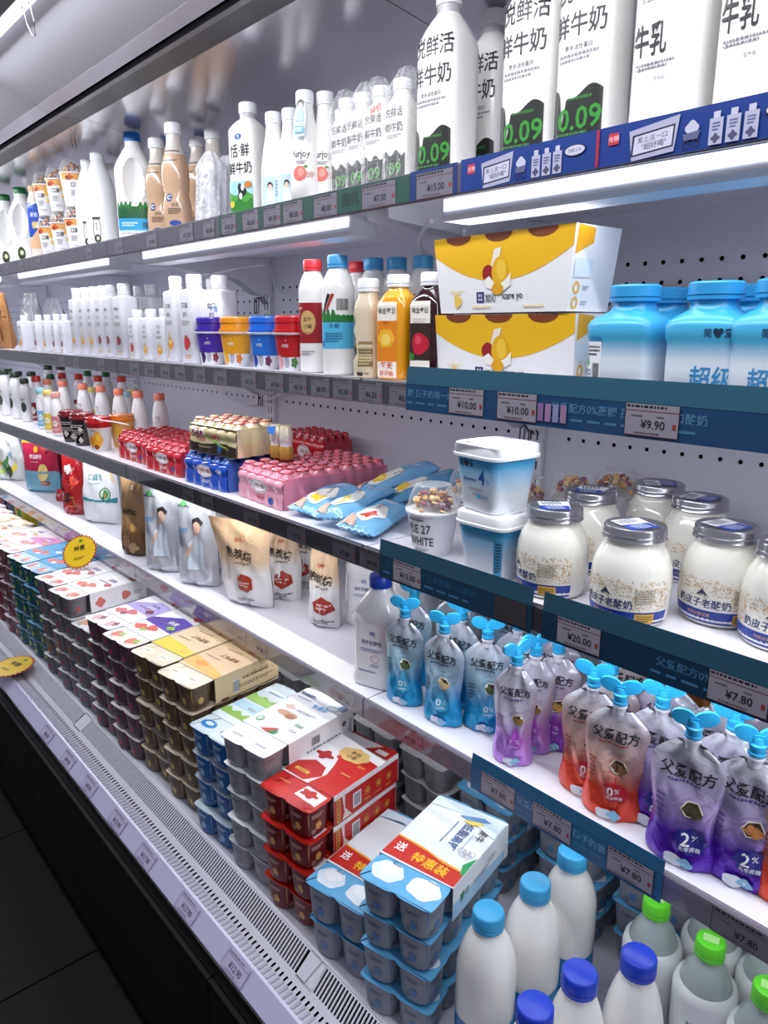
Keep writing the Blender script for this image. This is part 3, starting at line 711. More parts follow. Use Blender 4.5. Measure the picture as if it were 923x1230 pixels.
# ------------------------------------------------------------------ SECOND SHELF
# square white cartonlike bottles with fruit on the side
def sqb(name, label, loc, rz, w_, h, fruit, items, grp=None):
    R = [(0, w_ - .003, 1), (.003, w_, 1), (h * .80, w_, 1), (h * .825, w_ * .93, 1), (h * .84, w_ * .62, .3), (h * .86, w_ * .55, 0)]
    its = [('t', items, 0, h * .66, w_ * .42, '#5a554a', 1), ('t', '益生', 0, h * .56, w_ * .34, '#6b6458', .8), ('l', 0, h * .46, w_ * 1.1, h * .06, 3, '#a8a2a0')]
    its += fruit(w_, h)
    return bottle(name, label, 'yogurt bottle', loc, rz, R, (h * .855, h), w_ * .62, CAPW, its, body_m=M('#e3e2e8', .4), n=7, group=grp, seg=36, ustep=None)
def oats(w_, h, c): return [('b', w_ * .1, h * .22, w_ * .42, w_ * .5, c, 4, .12), ('e', w_ * .1, h * .24, w_ * .2, w_ * .24, '#f2d27c')] + [('p', [(-w_ * .5, h * .04), (-w_ * .40, h * .05), (w_ * .0, h * .34), (-w_ * .1, h * .36)], '#d8ac52')]
def berry(w_, h, c): return [('b', w_ * .05, h * .24, w_ * .40, w_ * .55, c, 3, .12), ('e', w_ * .0, h * .30, w_ * .15, w_ * .08, '#4f8a3c'), ('l', w_ * .2, h * .08, w_ * .9, h * .05, 2, '#d9a24a')]
def orng(w_, h): return oats(w_, h, '#e89a2c')
def red(w_, h): return berry(w_, h, '#c8323a')
def dk(w_, h): return berry(w_, h, '#8a3848')
y = .852
s1 = sqb('yogurt_bottle', 'tall square white yogurt bottle with orange print, leftmost of the tight row', (aty(95, 390, y), y, Z2), .03, .0215, .200, orng, '谷物', 'tall square white yogurt bottles in a tight row')
for q, (px, lab) in enumerate(((106, 'second'), (116.5, 'third'))):
    dup(s1, (aty(px, 390, y), y, Z2), .03, 'tall square white yogurt bottle with orange print, %s from the left in the tight row' % lab)
s2 = None
for q, (px, lab) in enumerate(((127, 'fourth'), (137, 'fifth'), (152, 'sixth'))):
    lb = 'tall square white yogurt bottle, red fruit print, %s in the tight row' % lab
    if s2 is None: s2 = sqb('yogurt_bottle', lb, (aty(px, 390, y), y, Z2), .03, .0215, .200, dk, '酸奶', 'tall square white yogurt bottles in a tight row')
    else: dup(s2, (aty(px, 390, y), y, Z2), 0 if q < 2 else .1, lb, scale=(1.25, 1.25, 1) if q == 2 else None)
dup(s1, (aty(170, 380, .93), .93, Z2), .2, 'square white bottle in the rear row, left of the two, behind the tight row', scale=(1.3, 1.3, 1))
dup(s1, (aty(184, 380, .93), .93, Z2), .2, 'square white bottle in the rear row, right of the two, behind the short fruit bottles', scale=(1.3, 1.3, 1))
m1 = None
for q, (px, lab, fr) in enumerate(((167, 'short square white bottle with a strawberry print, left of the three short ones', red), (183, 'short square white bottle with an orange print, middle of the three short ones', orng), (200, 'short square white bottle with an orange print, right one of the three', orng))):
    if q < 2: m1 = sqb('yogurt_bottle', lab, (aty(px, 400, y), y, Z2), .0, .0225, .130, fr, '小口', 'short square fruit yogurt bottles')
    else: dup(m1, (aty(px, 400, y), y, Z2), .1, lab)
def bluep(w_, h): return [('t', '每日', w_ * .2, h * .62, w_ * .4, '#3a78c0'), ('r', -w_ * .4, h * .44, w_ * .5, h * .48, '#4a86c8'), ('l', w_ * .1, h * .12, w_, h * .03, 1, '#3a6ab0')]
B1_ = sqb('yogurt_bottle', 'tall square white bottle with a half peach, left of the strawberry one', (aty(214, 385, .862), .862, Z2), .1, .026, .205, orng, '口益', 'tall square white bottles with blue lettering')
B2_ = sqb('yogurt_bottle', 'tall square white bottle with a strawberry on its corner and blue lettering', (aty(236, 385, .862), .862, Z2), .1, .030, .205, red, '口益', 'tall square white bottles with blue lettering')
B3_ = sqb('yogurt_bottle', 'tall square white bottle with only blue lettering, behind the purple-lidded cup', (aty(266, 385, .905), .905, Z2), .3, .031, .203, bluep, '益口', 'tall square white bottles with blue lettering')
dup(B3_, (aty(258, 360, .96), .96, Z2), -.2, 'tall square white bottle in the rear row behind the blue-lettered ones')
# small white bottles further left
v1 = None
for q, (px, yy, lab, fr) in enumerate(((31, .85, 'largest of the small square white bottles, at the brown bag', orng), (48, .85, 'small square white bottle with dark print, second after the brown bag', dk), (59, .85, 'small square white bottle with green-brown print, third after the brown bag', orng),
                                       (70, .85, 'small square white bottle with red-brown print, fourth after the brown bag', dk), (80, .86, 'small square white bottle, last before the long row of tall ones', dk))):
    v1 = sqb('yogurt_bottle', lab, (aty(px, 400, yy), yy, Z2), .0 if q else .1, .0225 if q == 0 else .0185, .125, fr, '小蛮', 'small square white bottles near the brown bag')
# bags at far left
def bag(name, label, cat, loc, rz, w_, h, d, m, items=(), top=.6, waist=0., seal=.06, wr=.002, seed=1, group=None, nu=18, nv=22, skew=0., lean=0., botw=1., flat=False, film_=None, topround=0, pname='label', vstep=.02, ustep=.012, folds=None):
    """standing pouch: sealed top edge, gusseted base, crumpled faces"""
    t = thing(name, label, cat, loc, rz, group)
    rd = random.Random(seed); ph = [rd.uniform(0, 6.28) for _ in range(8)]
    def half(v): return w_ * (lerp(botw, 1, min(1, v / .25)) if v < .25 else 1) * (lerp(1, top, ((v - .5) / .5)) if v > .5 else 1) * (1 - waist * math.exp(-((v - .5) / .22) ** 2))
    def thick(u, v):
        if v > 1 - seal: return .0006
        k = min(1, (1 - seal - v) / (.75 if not flat else .3)) ** .75
        e = math.sqrt(max(0, 1 - min(1, abs(u)) ** 2.6))
        b = 1 if v > .06 else (.55 + .45 * v / .06)
        return .0006 + d * k * e * b
    def crum(u, v):
        e = (1 - abs(u) ** 4) * min(1, (1 - v) * 4 + .3)
        return wr * e * (math.sin(7 * u + 11 * v + ph[0]) + .7 * math.sin(13 * u - 9 * v + ph[1]) + .6 * math.sin(5 * u + 23 * v + ph[2]) + .5 * math.sin(21 * u + 6 * v + ph[3]))
    def P_(u, v, side, h_=0):
        hz = h * v - (topround * u * u if v > .8 else topround * u * u * v * 0)
        x = half(v) * u + skew * v; yv = side * (thick(u, v) + h_) + (crum(u, v) if True else 0) + lean * v
        return (x, yv, max(hz, .0003))
    mb = MB()
    mb.grid(lambda a, b: P_(2 * a - 1, b, -1), nu, nv, m); mb.grid(lambda a, b: P_(1 - 2 * a, b, 1), nu, nv, m)
    vs = [P_(2 * a / nu - 1, 0, -1) for a in range(nu + 1)] + [P_(1 - 2 * a / nu, 0, 1) for a in range(nu + 1)]
    mb.add(vs, [tuple(reversed(range(len(vs))))], m)
    mb.build('pouch_body', t, True, 0)
    surf = lambda u, v, h_: P_(max(-1, min(1, u / max(half(v / h), 1e-4))), v / h, -1, h_ + .0006)
    if items: deco(items, surf, ustep, vstep, base=.0008, dl=.0003).build(pname, t)
    return t, P_
BG = M('#b07a48', .4, bump=.4, bscale=30)
def bagf(*a, **k): t, _ = bag(*a, **k); return freeze(t)
bagf('snack_bag', 'brown and clear bag standing at the left edge of the second shelf', 'bag', (aty(6, 400, .86), .86, Z2), .2, .045, .215, .03, BG, [('r', -.04, .12, .04, .125, '#6d4524'), ('t', '面包', 0, .14, .02, '#4a2c18'), ('e', 0, .05, .03, .04, '#7c4a22')], seed=4, wr=.003, group='bags on the second shelf')
bagf('snack_bag', 'pale clear plastic bag with a white carry loop behind the small square bottles', 'bag', (aty(40, 390, .95), .95, Z2), .2, .085, .215, .04, M('#d8d7de', .3, bump=.6, bscale=40), [('l', .02, .08, .04, .012, 2, '#55535a')], top=.5, seed=5, wr=.005, group='bags on the second shelf')
bagf('snack_bag', 'pale grey bag standing right of the one with the carry loop', 'bag', (aty(66, 390, .97), .97, Z2), .2, .085, .19, .04, M('#c9c9d2', .35, bump=.6, bscale=40), top=.5, seed=8, wr=.005, group='bags on the second shelf')
xx = aty(30, 350, .90)
tag(MB().tube([(xx + .05 * math.cos(a) * (1 + .2 * math.sin(a)), .90, 1.575 + .035 * math.sin(a)) for a in [2 * PI * i / 20 for i in range(21)]] + [(xx, .92, 1.52)], .004, CAPW, 6).build('carry_loop'), 'white plastic carry loop on the pale clear bag', 'handle')
# twin cups with coloured lids
def twin_cup(label, loc, rz, lid, col, fruit, grp, lid2=None):
    t = thing('yogurt_cup', label, 'yogurt cup', loc, rz, grp)
    B = Body([(0, .024, 0), (.003, .0255, 0), (.070, .033, 0), (.073, .0355, 0), (.076, .0355, 0)], 2)
    mb = MB(); B.mesh(mb, M('#ececf0', .35), 32); mb.build('cup', t, True, 40)
    deco([('w', -.105, .105, .030, lambda u: .0705, col), ('w', -.105, .105, .028, lambda u: .036 + .004 * math.sin(u * 130), col), ('e', .003, .062, .003, .003, '#f4f4f6'), ('t', '大果粒', .0, .050, .007, '#f4f4f8', .8),
          ('b', -.018, .018, .009, .014, fruit[0], 3, .12), ('b', .022, .017, .008, .010, fruit[1], 5, .15), ('l', .003, .018, .012, .022, 5, '#7d7f94')], B.surf, .004).build('label', t)
    l = MB(); D = Body([(.074, .0372, 0), (.080, .0372, 0), (.0805, .034, 0), (.094, .0325, 0), (.0945, .0345, 0), (.104, .0338, 0), (.107, .031, 0)], 2)
    D.mesh(l, M(lid, .3, coat=.5), 32); l.build('lid', t, True, 35)
    l = MB(); D = Body([(.071, .0378, 0), (.0725, .0384, 0), (.074, .0384, 0), (.075, .0374, 0)], 2); D.mesh(l, film('#ffffff', .6, .08), 32); l.build('clear_rim', t, True, 35)
    return freeze(t)
y = .862
twin_cup('white yogurt cup with a purple lid, left of the two orange-lidded cups', (aty(255, 415, y), y, Z2), .7, '#3a1f9a', '#44249a', ('#3c2460', '#8a3040'), 'yogurt cups with coloured lids')
oc1 = twin_cup('white yogurt cup with an orange lid and mango print, front row', (aty(284, 415, y), y, Z2), .6, '#e8930c', '#e39a14', ('#f0a81c', '#d87a1c'), 'yogurt cups with coloured lids')
dup(oc1, (aty(270, 405, .935), .935, Z2), .1, 'orange-lidded yogurt cup just behind, between the purple and the front orange one')
bc1 = twin_cup('white yogurt cup with a bright blue lid and grape print', (aty(320, 415, .855), .855, Z2), .5, '#1469d6', '#1f6fd0', ('#1b3c9c', '#6a2a4a'), 'yogurt cups with coloured lids')
dup(bc1, (aty(322, 410, .93), .93, Z2), .3, 'blue-lidded yogurt cup directly behind the front blue one')
twin_cup('white yogurt cup with a glossy red lid next to the red-capped bottle', (aty(351, 418, .855), .855, Z2), .5, '#c9121c', '#b8161e', ('#e0a0a4', '#4f7a34'), 'yogurt cups with coloured lids')
# round bottles
RB = rnd(.0275, .150, .0155, .186, .196, 1.7)
REDM = M('#d8333a', .35); SKY = M('#4ba6e0', .35)
rc = bottle('milk_bottle', 'white bottle with a red cap and dark red band with a gold oval seal', 'milk bottle', (aty(377, 390, .86), .86, Z2), .42, RB, (.188, .208), .0175, REDM,
    [('w', -.043, .043, .062, lambda u: .130, '#9b1a24'), ('w', -.043, .043, .056, lambda u: .064 + .004 * math.cos(u * 60), '#9b1a24'), ('e', .002, .094, .016, .022, '#cfa86c'), ('t', '金牛', .002, .100, .008, '#3c2018'), ('t', '小罐', .002, .087, .008, '#3c2018'), ('l', .002, .075, .02, .003, 1, '#5a3424'), ('l', -.012, .120, .012, .006, 1, '#e8d6c4'), ('l', .0, .038, .03, .01, 2, '#8d8b92')], vstep=.012, group='bottles left of the juices')
dup(rc, (aty(430, 345, .95), .95, Z2), .2, 'red-capped bottle in the rear row, its cap between the two blue caps')
bc = bottle('milk_bottle', 'white bottle with a sky-blue cap, grass print and bright blue label, front row', 'milk bottle', (aty(407, 390, .852), .852, Z2), .42, rnd(.030, .150, .0165, .186, .196, 1.7), (.188, .210), .0185, SKY,
    [('r', -.047, .048, .047, .096, '#54b8e2'), ('w', -.047, .047, .094, lambda u: .104 + .014 * abs(math.sin(u * 330)) * (1 if u < .012 else .3), '#2c7a3c'), ('p', [(-.020, .108), (-.014, .112), (.000, .142), (-.006, .144)], '#1f2a24'), ('p', [(-.012, .112), (-.006, .116), (.008, .142), (.002, .144)], '#b82c2e'), ('bc', .022, .125, .022, .020), ('t', '浓·醇', .006, .088, .008, '#1d4a7a'), ('l', .004, .068, .034, .018, 4, '#2b6a98'), ('t', '4.5', -.024, .058, .010, '#1f4f98')], vstep=.012, group='bottles left of the juices')
for px, yy, lab in ((449, .935, 'sky-blue-capped bottle in the second row, behind the peanut drink'), (477, .96, 'sky-blue-capped bottle in the rear row behind the orange juice'), (508, .975, 'sky-blue-capped bottle in the rear row between the orange juice and the plum juice')):
    dup(bc, (aty(px, 350, yy), yy, Z2), .2, lab)
PN = [(0, .022, .3), (.003, .025, .3), (.03, .0255, .3), (.040, .0225, .2), (.052, .0255, .2), (.066, .022, .2), (.080, .0255, .2), (.094, .022, .2), (.108, .0250, .2), (.124, .023, .1), (.136, .0175, 0), (.146, .016, 0)]
bottle('drink_bottle', 'knobbly cream-coloured drink bottle with a white cap, left of the orange juice', 'drink bottle', (aty(443, 395, .845), .845, Z2), .45, PN, (.144, .166), .0185, CAPW,
    [('r', -.010, .020, .018, .062, '#8a7448'), ('l', .004, .04, .024, .036, 7, '#d8cda8'), ('b', -.026, .05, .010, .018, '#3c4a28', 3, .2), ('r', -.012, .004, .0, .010, '#40382c'), ('l', .008, .008, .01, .004, 1, '#6a5a40')], body_m=M('#e0cfb4', .2, coat=.4))
def juice_extra(c1, c2):
    def f(t, B): pass
    return f
JU = sq(.17, .0305, .120, .017, .146, .152)
oj = bottle('juice_bottle', 'square bottle of orange juice with a white cap and tall orange label', 'juice bottle', (aty(479, 395, .86), .86, Z2), .30, JU, (.150, .170), .019, CAPW,
    [('r', -.024, .004, .014, .126, '#f4ece0'), ('r', -.024, .030, .014, .096, '#e8861c'), ('b', -.006, .068, .016, .015, '#f6b62c', 6, .06), ('e', -.006, .066, .009, .009, '#fbd768'), ('t', '味全每日', -.005, .112, .010, '#2f2a22', .8), ('t', '橙汁', -.005, .093, .006, '#c3541c'), ('t', '每天', -.005, .024, .012, '#d8481c', .9), ('t', '好开始', -.005, .011, .009, '#d8481c', .9)],
    body_m=M('#e89a14', .15, coat=.6), m_top=M('#efb23c', .15, coat=.6), ztop=.13, group='square juice bottles', ustep=.008)
PLM = M('#2c0d14', .12, coat=.6)
bottle('juice_bottle', 'square bottle of dark plum juice with a red fruit on its label', 'juice bottle', (aty(519, 390, .868), .868, Z2), .22, JU, (.150, .170), .019, CAPW,
    [('r', -.022, .004, .016, .126, '#f4ece0'), ('r', -.022, .034, .016, .092, '#37241e'), ('b', -.002, .060, .016, .017, '#c01c38', 3, .06), ('e', -.006, .066, .006, .007, '#e0485c'), ('e', -.018, .040, .006, .006, '#3c7a34'), ('t', '味全每日', -.003, .112, .009, '#2f2a22', .8), ('l', -.003, .097, .026, .008, 2, '#e8dcd0'), ('t', '当红', -.003, .016, .012, '#d8281c', .9)],
    body_m=PLM, group='square juice bottles', ustep=.008)
# yellow multipack cartons
def yellow_carton(label, loc, rz, w_, h, d, taper=0.012):
    t = thing('yogurt_carton', label, 'carton', loc, rz, 'yellow multipack cartons'); W2 = w_ / 2
    a, b = W2 - taper, W2
    vs = [(-a, 0, 0), (a, 0, 0), (a, d - .004, 0), (-a, d - .004, 0), (-b, -.006, h), (b, -.006, h), (b, d, h), (-b, d, h)]
    MB().add(vs, [(3, 2, 1, 0), (4, 5, 6, 7), (0, 1, 5, 4), (1, 2, 6, 5), (2, 3, 7, 6), (3, 0, 4, 7)], M('#f0eef0', .4)).build('box', t)
    s = lambda u, v, h_: (u * lerp(a, b, v / h) / W2, -.006 * v / h - h_, v)
    yl = '#eeb616'
    arc = lambda u: h * (.40 + 1.6 * (u / w_) ** 2 * .9)
    n = 24; us = [-W2 + w_ * i / n for i in range(n + 1)]
    items = [('p', [(us[i], min(h, arc(us[i]))) for i in range(n + 1)] + [(us[i], h) for i in reversed(range(n + 1))], yl)]
    items = []
    mb = MB()
    for i in range(n):
        q = [(us[i], min(h, arc(us[i]))), (us[i + 1], min(h, arc(us[i + 1]))), (us[i + 1], h), (us[i], h)]
        mb.add([s(x, v, .0003) for x, v in q], [(0, 1, 2, 3)], M(yl, .4))
    for cx in (-w_ * .30, 0, w_ * .30):
        for k in range(8):
            a0, a1 = PI + PI * k / 8, PI + PI * (k + 1) / 8
            mb.add([s(cx, h, .0006), s(cx + .026 * math.cos(a0), h + .012 * math.sin(a0), .0006), s(cx + .026 * math.cos(a1), h + .012 * math.sin(a1), .0006)], [(0, 1, 2)], M('#7a3c1e', .5))
    deco([('p', [(-.016, h * .56), (-.002, h * .56), (.006, h * .82), (-.008, h * .80)], '#f0e6d8'), ('e', -.020, h * .50, .012, .012, '#9a1c20'), ('e', .003, h * .50, .016, .022, '#e8b01e'), ('e', .006, h * .54, .009, .014, '#f2c53a'),
          ('p', [(-.028, h * .42), (-.018, h * .47), (-.008, h * .38), (-.014, h * .30), (-.024, h * .32)], '#f6f1ea'), ('p', [(.004, h * .36), (.016, h * .42), (.024, h * .50), (.024, h * .34), (.010, h * .27)], '#f6f1ea'), ('e', -.001, h * .30, .012, .008, '#e0a21c')], s, mb=mb, base=.0009)
    deco([('r', -.046, h * .13, -.030, h * .27, '#23286a'), ('t', '夏进', -.038, h * .225, .0045, '#ffffff'), ('t', '牧场', -.038, h * .17, .0045, '#ffffff'), ('t', '加沁', -.016, h * .19, .012, '#2a2f4a', .9), ('t', 'icare yo', .028, h * .20, .012, '#2a2f4a', .95), ('b', -.088, h * .16, .008, .010, '#efc95c', 3, .15), ('l', -.088, h * .28, .03, .006, 2, '#efd89c'), ('l', .075, h * .08, .05, .006, 1, '#f0dca8'), ('l', -.03, h * .08, .05, .006, 1, '#f0dca8')], s, mb=mb, base=.0006)
    mb.build('label', t)
    r = lambda u, v, h_: (lerp(a, b, v / h) + h_, u, v)
    deco([('p', [(.0, h * .66), (.036, h * .80), (.036, h * .97), (.0, h)], '#efa818'), ('b', .020, h * .52, .005, .008, '#efc23c', 3, .1), ('ring', .012, h * .28, .007, .008, .003, '#eeb63a'), ('l', .032, h * .28, .014, .006, 2, '#8d93a8'), ('ring', .012, h * .10, .007, .008, .003, '#eeb63a'), ('l', .032, h * .10, .014, .006, 2, '#8d93a8'), ('r', .002, h * .40, .040, h * .62, '#dfe8f2')], r, base=.0004).build('side_print', t)
    return freeze(t)
yellow_carton('yellow and white fruit yogurt multipack carton on top of the other one', (-.716, .846, Z2 + .1065), -.03, .262, .108, .095)
yellow_carton('yellow and white fruit yogurt multipack carton at the bottom, directly on the shelf', (-.716, .852, Z2), .0, .262, .104, .095, .002)
# pale blue tubs with screw caps
TB = [(0, .038, .8), (.004, .0425, .8), (.04, .0435, .8), (.068, .0435, .8), (.076, .0462, .8), (.088, .0468, .8), (.094, .0440, .8), (.1, .036, .5), (.106, .028, .1), (.112, .026, 0), (.118, .026, 0)]
TUBM = ramp([(0, '#eceef4'), (.42, '#e4edf6'), (.60, '#4fb4de'), (1, '#2aa3da')], 'Z', 0, .118, .3)
tb = bottle('yogurt_tub', 'pale blue square yogurt tub with a barcode on its left, front row', 'yogurt tub', (aty(760, 400, .862), .862, Z2), .0, TB, (.117, .137), .0305, M('#2f97d2', .35),
    [('r', -.044, .006, -.016, .072, '#f4f6fa'), ('r', -.044, .066, -.016, .075, '#3f9ed4'), ('l', -.030, .058, .024, .014, 3, '#3a3a40'), ('bc', -.024, .026, .011, .034), ('p', [(-.043, .040), (-.038, .052), (-.036, .040)], '#4fae3c'), ('l', -.037, .022, .010, .028, 6, '#6a7488')], body_m=TUBM, n=5, group='blue square yogurt tubs', ustep=.004, vstep=.01, seg=48)
tbt = [('t', '简♥爱', .020, .080, .011, '#1d3550', .9), ('t', '超级桶', .030, .030, .028, '#3390cc', .9)]
tb2 = bottle('yogurt_tub', 'pale blue square yogurt tub with large blue characters, second in the front row', 'yogurt tub', (aty(856, 400, .865), .865, Z2), .15, TB, (.117, .137), .0305, M('#2f97d2', .35), tbt, body_m=TUBM, n=5, group='blue square yogurt tubs', ustep=.004, vstep=.01, seg=48)
dup(tb2, (aty(940, 400, .865), .865, Z2), -.15, 'pale blue square yogurt tub cut by the right edge of the picture')
dup(tb, (aty(800, 390, .965), .965, Z2), .1, 'pale blue yogurt tub in the rear row between the two front ones')
dup(tb, (aty(900, 390, .965), .965, Z2), .1, 'pale blue yogurt tub in the rear row at the right')

# ------------------------------------------------------------------ THIRD SHELF
# jars of set yogurt
LIDM = M('#a9a8ae', .22, metal=.85, bump=.02)
JR = [(0, .043, 0), (.003, .0475, 0), (.010, .0505, 0), (.030, .0525, 0), (.060, .0525, 0), (.078, .0505, 0), (.092, .0455, 0), (.102, .040, 0), (.107, .0375, 0), (.114, .0375, 0)]
def jar_extra(t, B):
    m = MB(); D = Body([(.1115, .0405, 0), (.1125, .0418, 0), (.1145, .0408, 0), (.117, .0402, 0), (.119, .0412, 0), (.121, .0402, 0), (.1265, .0402, 0), (.1285, .0392, 0), (.1295, .037, 0), (.1285, .035, 0)], 2)
    D.mesh(m, LIDM, 40); l = m.build('lid', t, True, 30)
    s = lambda u, v, h: (u, v, .1286 + h)
    d = deco([('p', [(-.030, -.014), (.018, -.030), (.030, .010), (-.018, .030)], '#eceef2'), ('p', [(-.006, -.022), (.018, -.030), (.030, .010), (.006, .018)], '#27409c'), ('l', -.014, .0, .018, .03, 5, '#5a5a68'), ('l', .012, -.006, .02, .026, 5, '#c8cce8')], s, base=.0004)
    d.build('lid_sticker', l)
def jar(label, loc, rz):
    t = thing('yogurt_jar', label, 'yogurt jar', loc, rz, 'glass jars of set yogurt')
    B = Body(JR, 2); mb = MB(); B.mesh(mb, M('#efece2', .1, coat=.8), 48); mb.build('jar', t, True, 50)
    rd = random.Random(5); its = [('r', -.088, .006, .088, .024, '#1f3a9c')]
    its += [('t', '奶皮子老酸奶', 0, .0335, .0125, '#26326a', .95), ('p', [(-.008, .044), (-.002, .050), (0, .053), (.003, .049), (.008, .044), (.0, .046)], '#3a3f58'), ('t', '塞什方', .0, .0445, .004, '#3a3f58'), ('t', '传统杂罐发酵', -.004, .018, .005, '#d8a848'), ('t', '净含量650g', -.012, .0105, .0035, '#e8ecf8'), ('r', .040, .008, .066, .022, '#d8a83c'), ('l', .053, .015, .022, .010, 3, '#6a5420'), ('l', .052, .045, .026, .020, 6, '#9a9488'), ('l', .024, .0105, .02, .004, 1, '#c8cce0')]
    mb = deco(its, B.surf, .006, .008)
    gold = M('#cfa978', .5); vs = []
    for k in range(900):      # speckled gold pattern of the label
        u = rd.uniform(-.088, .088); v = rd.uniform(.026, .066)
        if abs(u) < .036 and v < .050 and rd.random() < .8: continue
        if v > .058 and rd.random() < .3: continue
        a, b = rd.uniform(.0006, .0016), rd.uniform(.0004, .0012)
        q = [B.surf(u + x, v + y_, .0003) for x, y_ in ((-a, -b * .3), (a * .2, -b), (a, b * .4), (-a * .3, b))]
        mb.add(q, [(0, 1, 2, 3)], gold)
    mb.build('label', t); jar_extra(t, B)
    return freeze(t)
jz = Z3
j0 = jar('glass jar of set yogurt in the front row, right beside the white and blue tubs', (-.618, .872, jz), -.5)
for (x, y), rz, lab in (((-.487, .868), -.10, 'glass jar of set yogurt in the front row, middle one with its label facing out'), ((-.405, .955), .0, 'glass jar of set yogurt second from the right edge, set a little further back'),
                        ((-.315, .935), .1, 'glass jar of set yogurt cut by the right edge of the picture'), ((-.645, 1.005), -.9, 'glass jar of set yogurt in the second row, just behind the left front jar'),
                        ((-.600, 1.135), .9, 'glass jar of set yogurt at the far back, nearest the domed cereal cups'), ((-.505, 1.085), .3, 'glass jar of set yogurt in the back row, behind the second from right')):
    dup(j0, (x, y, jz), rz, lab)
# square tubs white and blue gradient
GRB = ramp([(0, '#f2f4f8'), (.30, '#e6eef6'), (.78, '#3f9fd0'), (1, '#2f93c8')], 'Z', 0, .095, .35)
GRB2 = ramp([(0, '#2f93c8'), (.25, '#3f9fd0'), (.75, '#e6eef6'), (1, '#f2f4f8')], 'Z', 0, .095, .35)
def sqtub(label, loc, rz, items):
    t = thing('yogurt_tub', label, 'yogurt tub', loc, rz, 'square white and blue yogurt tubs')
    B = Body([(0, .036, 1), (.003, .0385, 1), (.088, .0475, 1), (.0885, .0475, 1)], 7); mb = MB(); B.mesh(mb, GRB, 56); mb.build('tub', t, True, 50)
    l = MB(); D = Body([(.0835, .0485, 1), (.084, .0525, 1), (.088, .053, 1), (.0895, .0515, 1), (.101, .0512, 1), (.1035, .050, 1), (.1045, .047, 1)], 6)
    D.mesh(l, M('#f4f4f8', .35), 56)
    l.grid(lambda u, v: ((u - .5) * .078, (v - .5) * .078, .1045 + .0035 * math.sin(PI * u) * math.sin(PI * v) + .0018 * math.sin(2 * PI * u + 3 * v)), 14, 14, M('#f4f4f8', .35))
    l.build('lid', t, True, 35)
    deco(items, B.surf, .006).build('label', t); return freeze(t)
st_items = [('t', '简♥爱', -.018, .074, .012, '#1d2c44', .9), ('t', '4', .016, .056, .024, '#1d4f9c', .9), ('t', '%', .030, .050, .006, '#1d4f9c'), ('l', -.006, .050, .03, .006, 1, '#3a5a88'), ('t', '糖', -.024, .050, .007, '#3a5a88'), ('l', .008, .036, .044, .006, 1, '#9a9aa8'), ('l', .016, .028, .044, .006, 1, '#9a9aa8'), ('r', .004, .022, .014, .028, '#4fa4d8'), ('l', .026, .025, .022, .005, 1, '#7a8498')]
sqtub('white-lidded square tub with blue gradient, lower one standing on the shelf left of the jars', (-.723, .872, Z3), .02, [('r', .030, .004, .046, .07, '#4f9cc8'), ('l', .038, .04, .012, .05, 10, '#16384e')])
sqtub('white-lidded square tub with a large numeral 4, stacked on the other tub', (-.728, .868, Z3 + .1055), -.10, st_items)
# cereal yogurt cup and others behind
CU = [('t', '乐纯', -.020, .055, .012, '#4a4a52', .7), ('t', 'LE 27', .006, .050, .016, '#4a4a52', .9), ('t', 'WHITE', .004, .028, .015, '#3a3a42', .9), ('l', -.024, .036, .014, .040, 9, '#6a6a74'), ('l', .0, .066, .05, .006, 1, '#6a6a74'), ('l', .004, .012, .04, .006, 2, '#6a6a74')]
cc = cereal_cup('cereal_cup', 'clear domed cup of ring cereal on white yogurt, in front beside the square tubs', (-.868, .872, Z3), .1, .045, .077, CU, .044, 'clear domed cups with ring cereal', npc=90)
dup(cc, (-.915, 1.02, Z3), .8, 'clear domed cereal cup standing behind the front one and left of the stacked tubs')
dup(cc, (-.80, 1.04, Z3), 1.6, 'clear domed cereal cup hidden mostly by the stacked square tubs')
dup(cc, (-.775, 1.150, Z3), 2.4, 'clear domed cereal cup at the back, directly right of the stacked tubs')
dup(cc, (-.735, 1.225, Z3), 3.1, 'clear domed cereal cup furthest back against the panel, right of the slotted upright')
# light blue flat snack pouches lying
def flat_pouch(label, loc, rz, tilt, L, Wd, col, items, seed, grp='pale blue pouches lying in a heap'):
    t = thing('snack_pouch', label, 'pouch', loc, rz, grp); t.rotation_euler = (tilt[0], tilt[1], rz)
    rd = random.Random(seed); ph = [rd.uniform(0, 6) for _ in range(4)]
    def P_(u, v, s, h=0):
        a, b = 2 * u - 1, 2 * v - 1
        th = .016 * (1 - abs(a) ** 2.4) ** .5 * (1 - abs(b) ** 4) ** .6 if abs(a) < 1 and abs(b) < 1 else 0
        z = s * (th + h) + .0025 * math.sin(6 * a + ph[0] + 3 * b) * (1 - b * b) + .0015 * math.sin(11 * b + ph[1]) * (1 - a * a) + .002 * math.sin(19 * a) * (1 if abs(b) > .8 else 0)
        return (a * Wd / 2 * (1 - .03 * math.sin(PI * v)), b * L / 2, .017 + z)
    mb = MB(); mb.grid(lambda u, v: P_(u, v, 1), 16, 26, col); mb.grid(lambda u, v: P_(1 - u, v, -1), 16, 26, col); mb.build('pouch_body', t, True, 0)
    s = lambda u, v, h: P_(min(1, max(0, u / Wd + .5)), min(1, max(0, v / L + .5)), 1, h + .0008)
    deco(items, s, .008, .01).build('label', t); return freeze(t)
SB = M('#7dbbe6', .25, coat=.4, bump=.25, bscale=45)
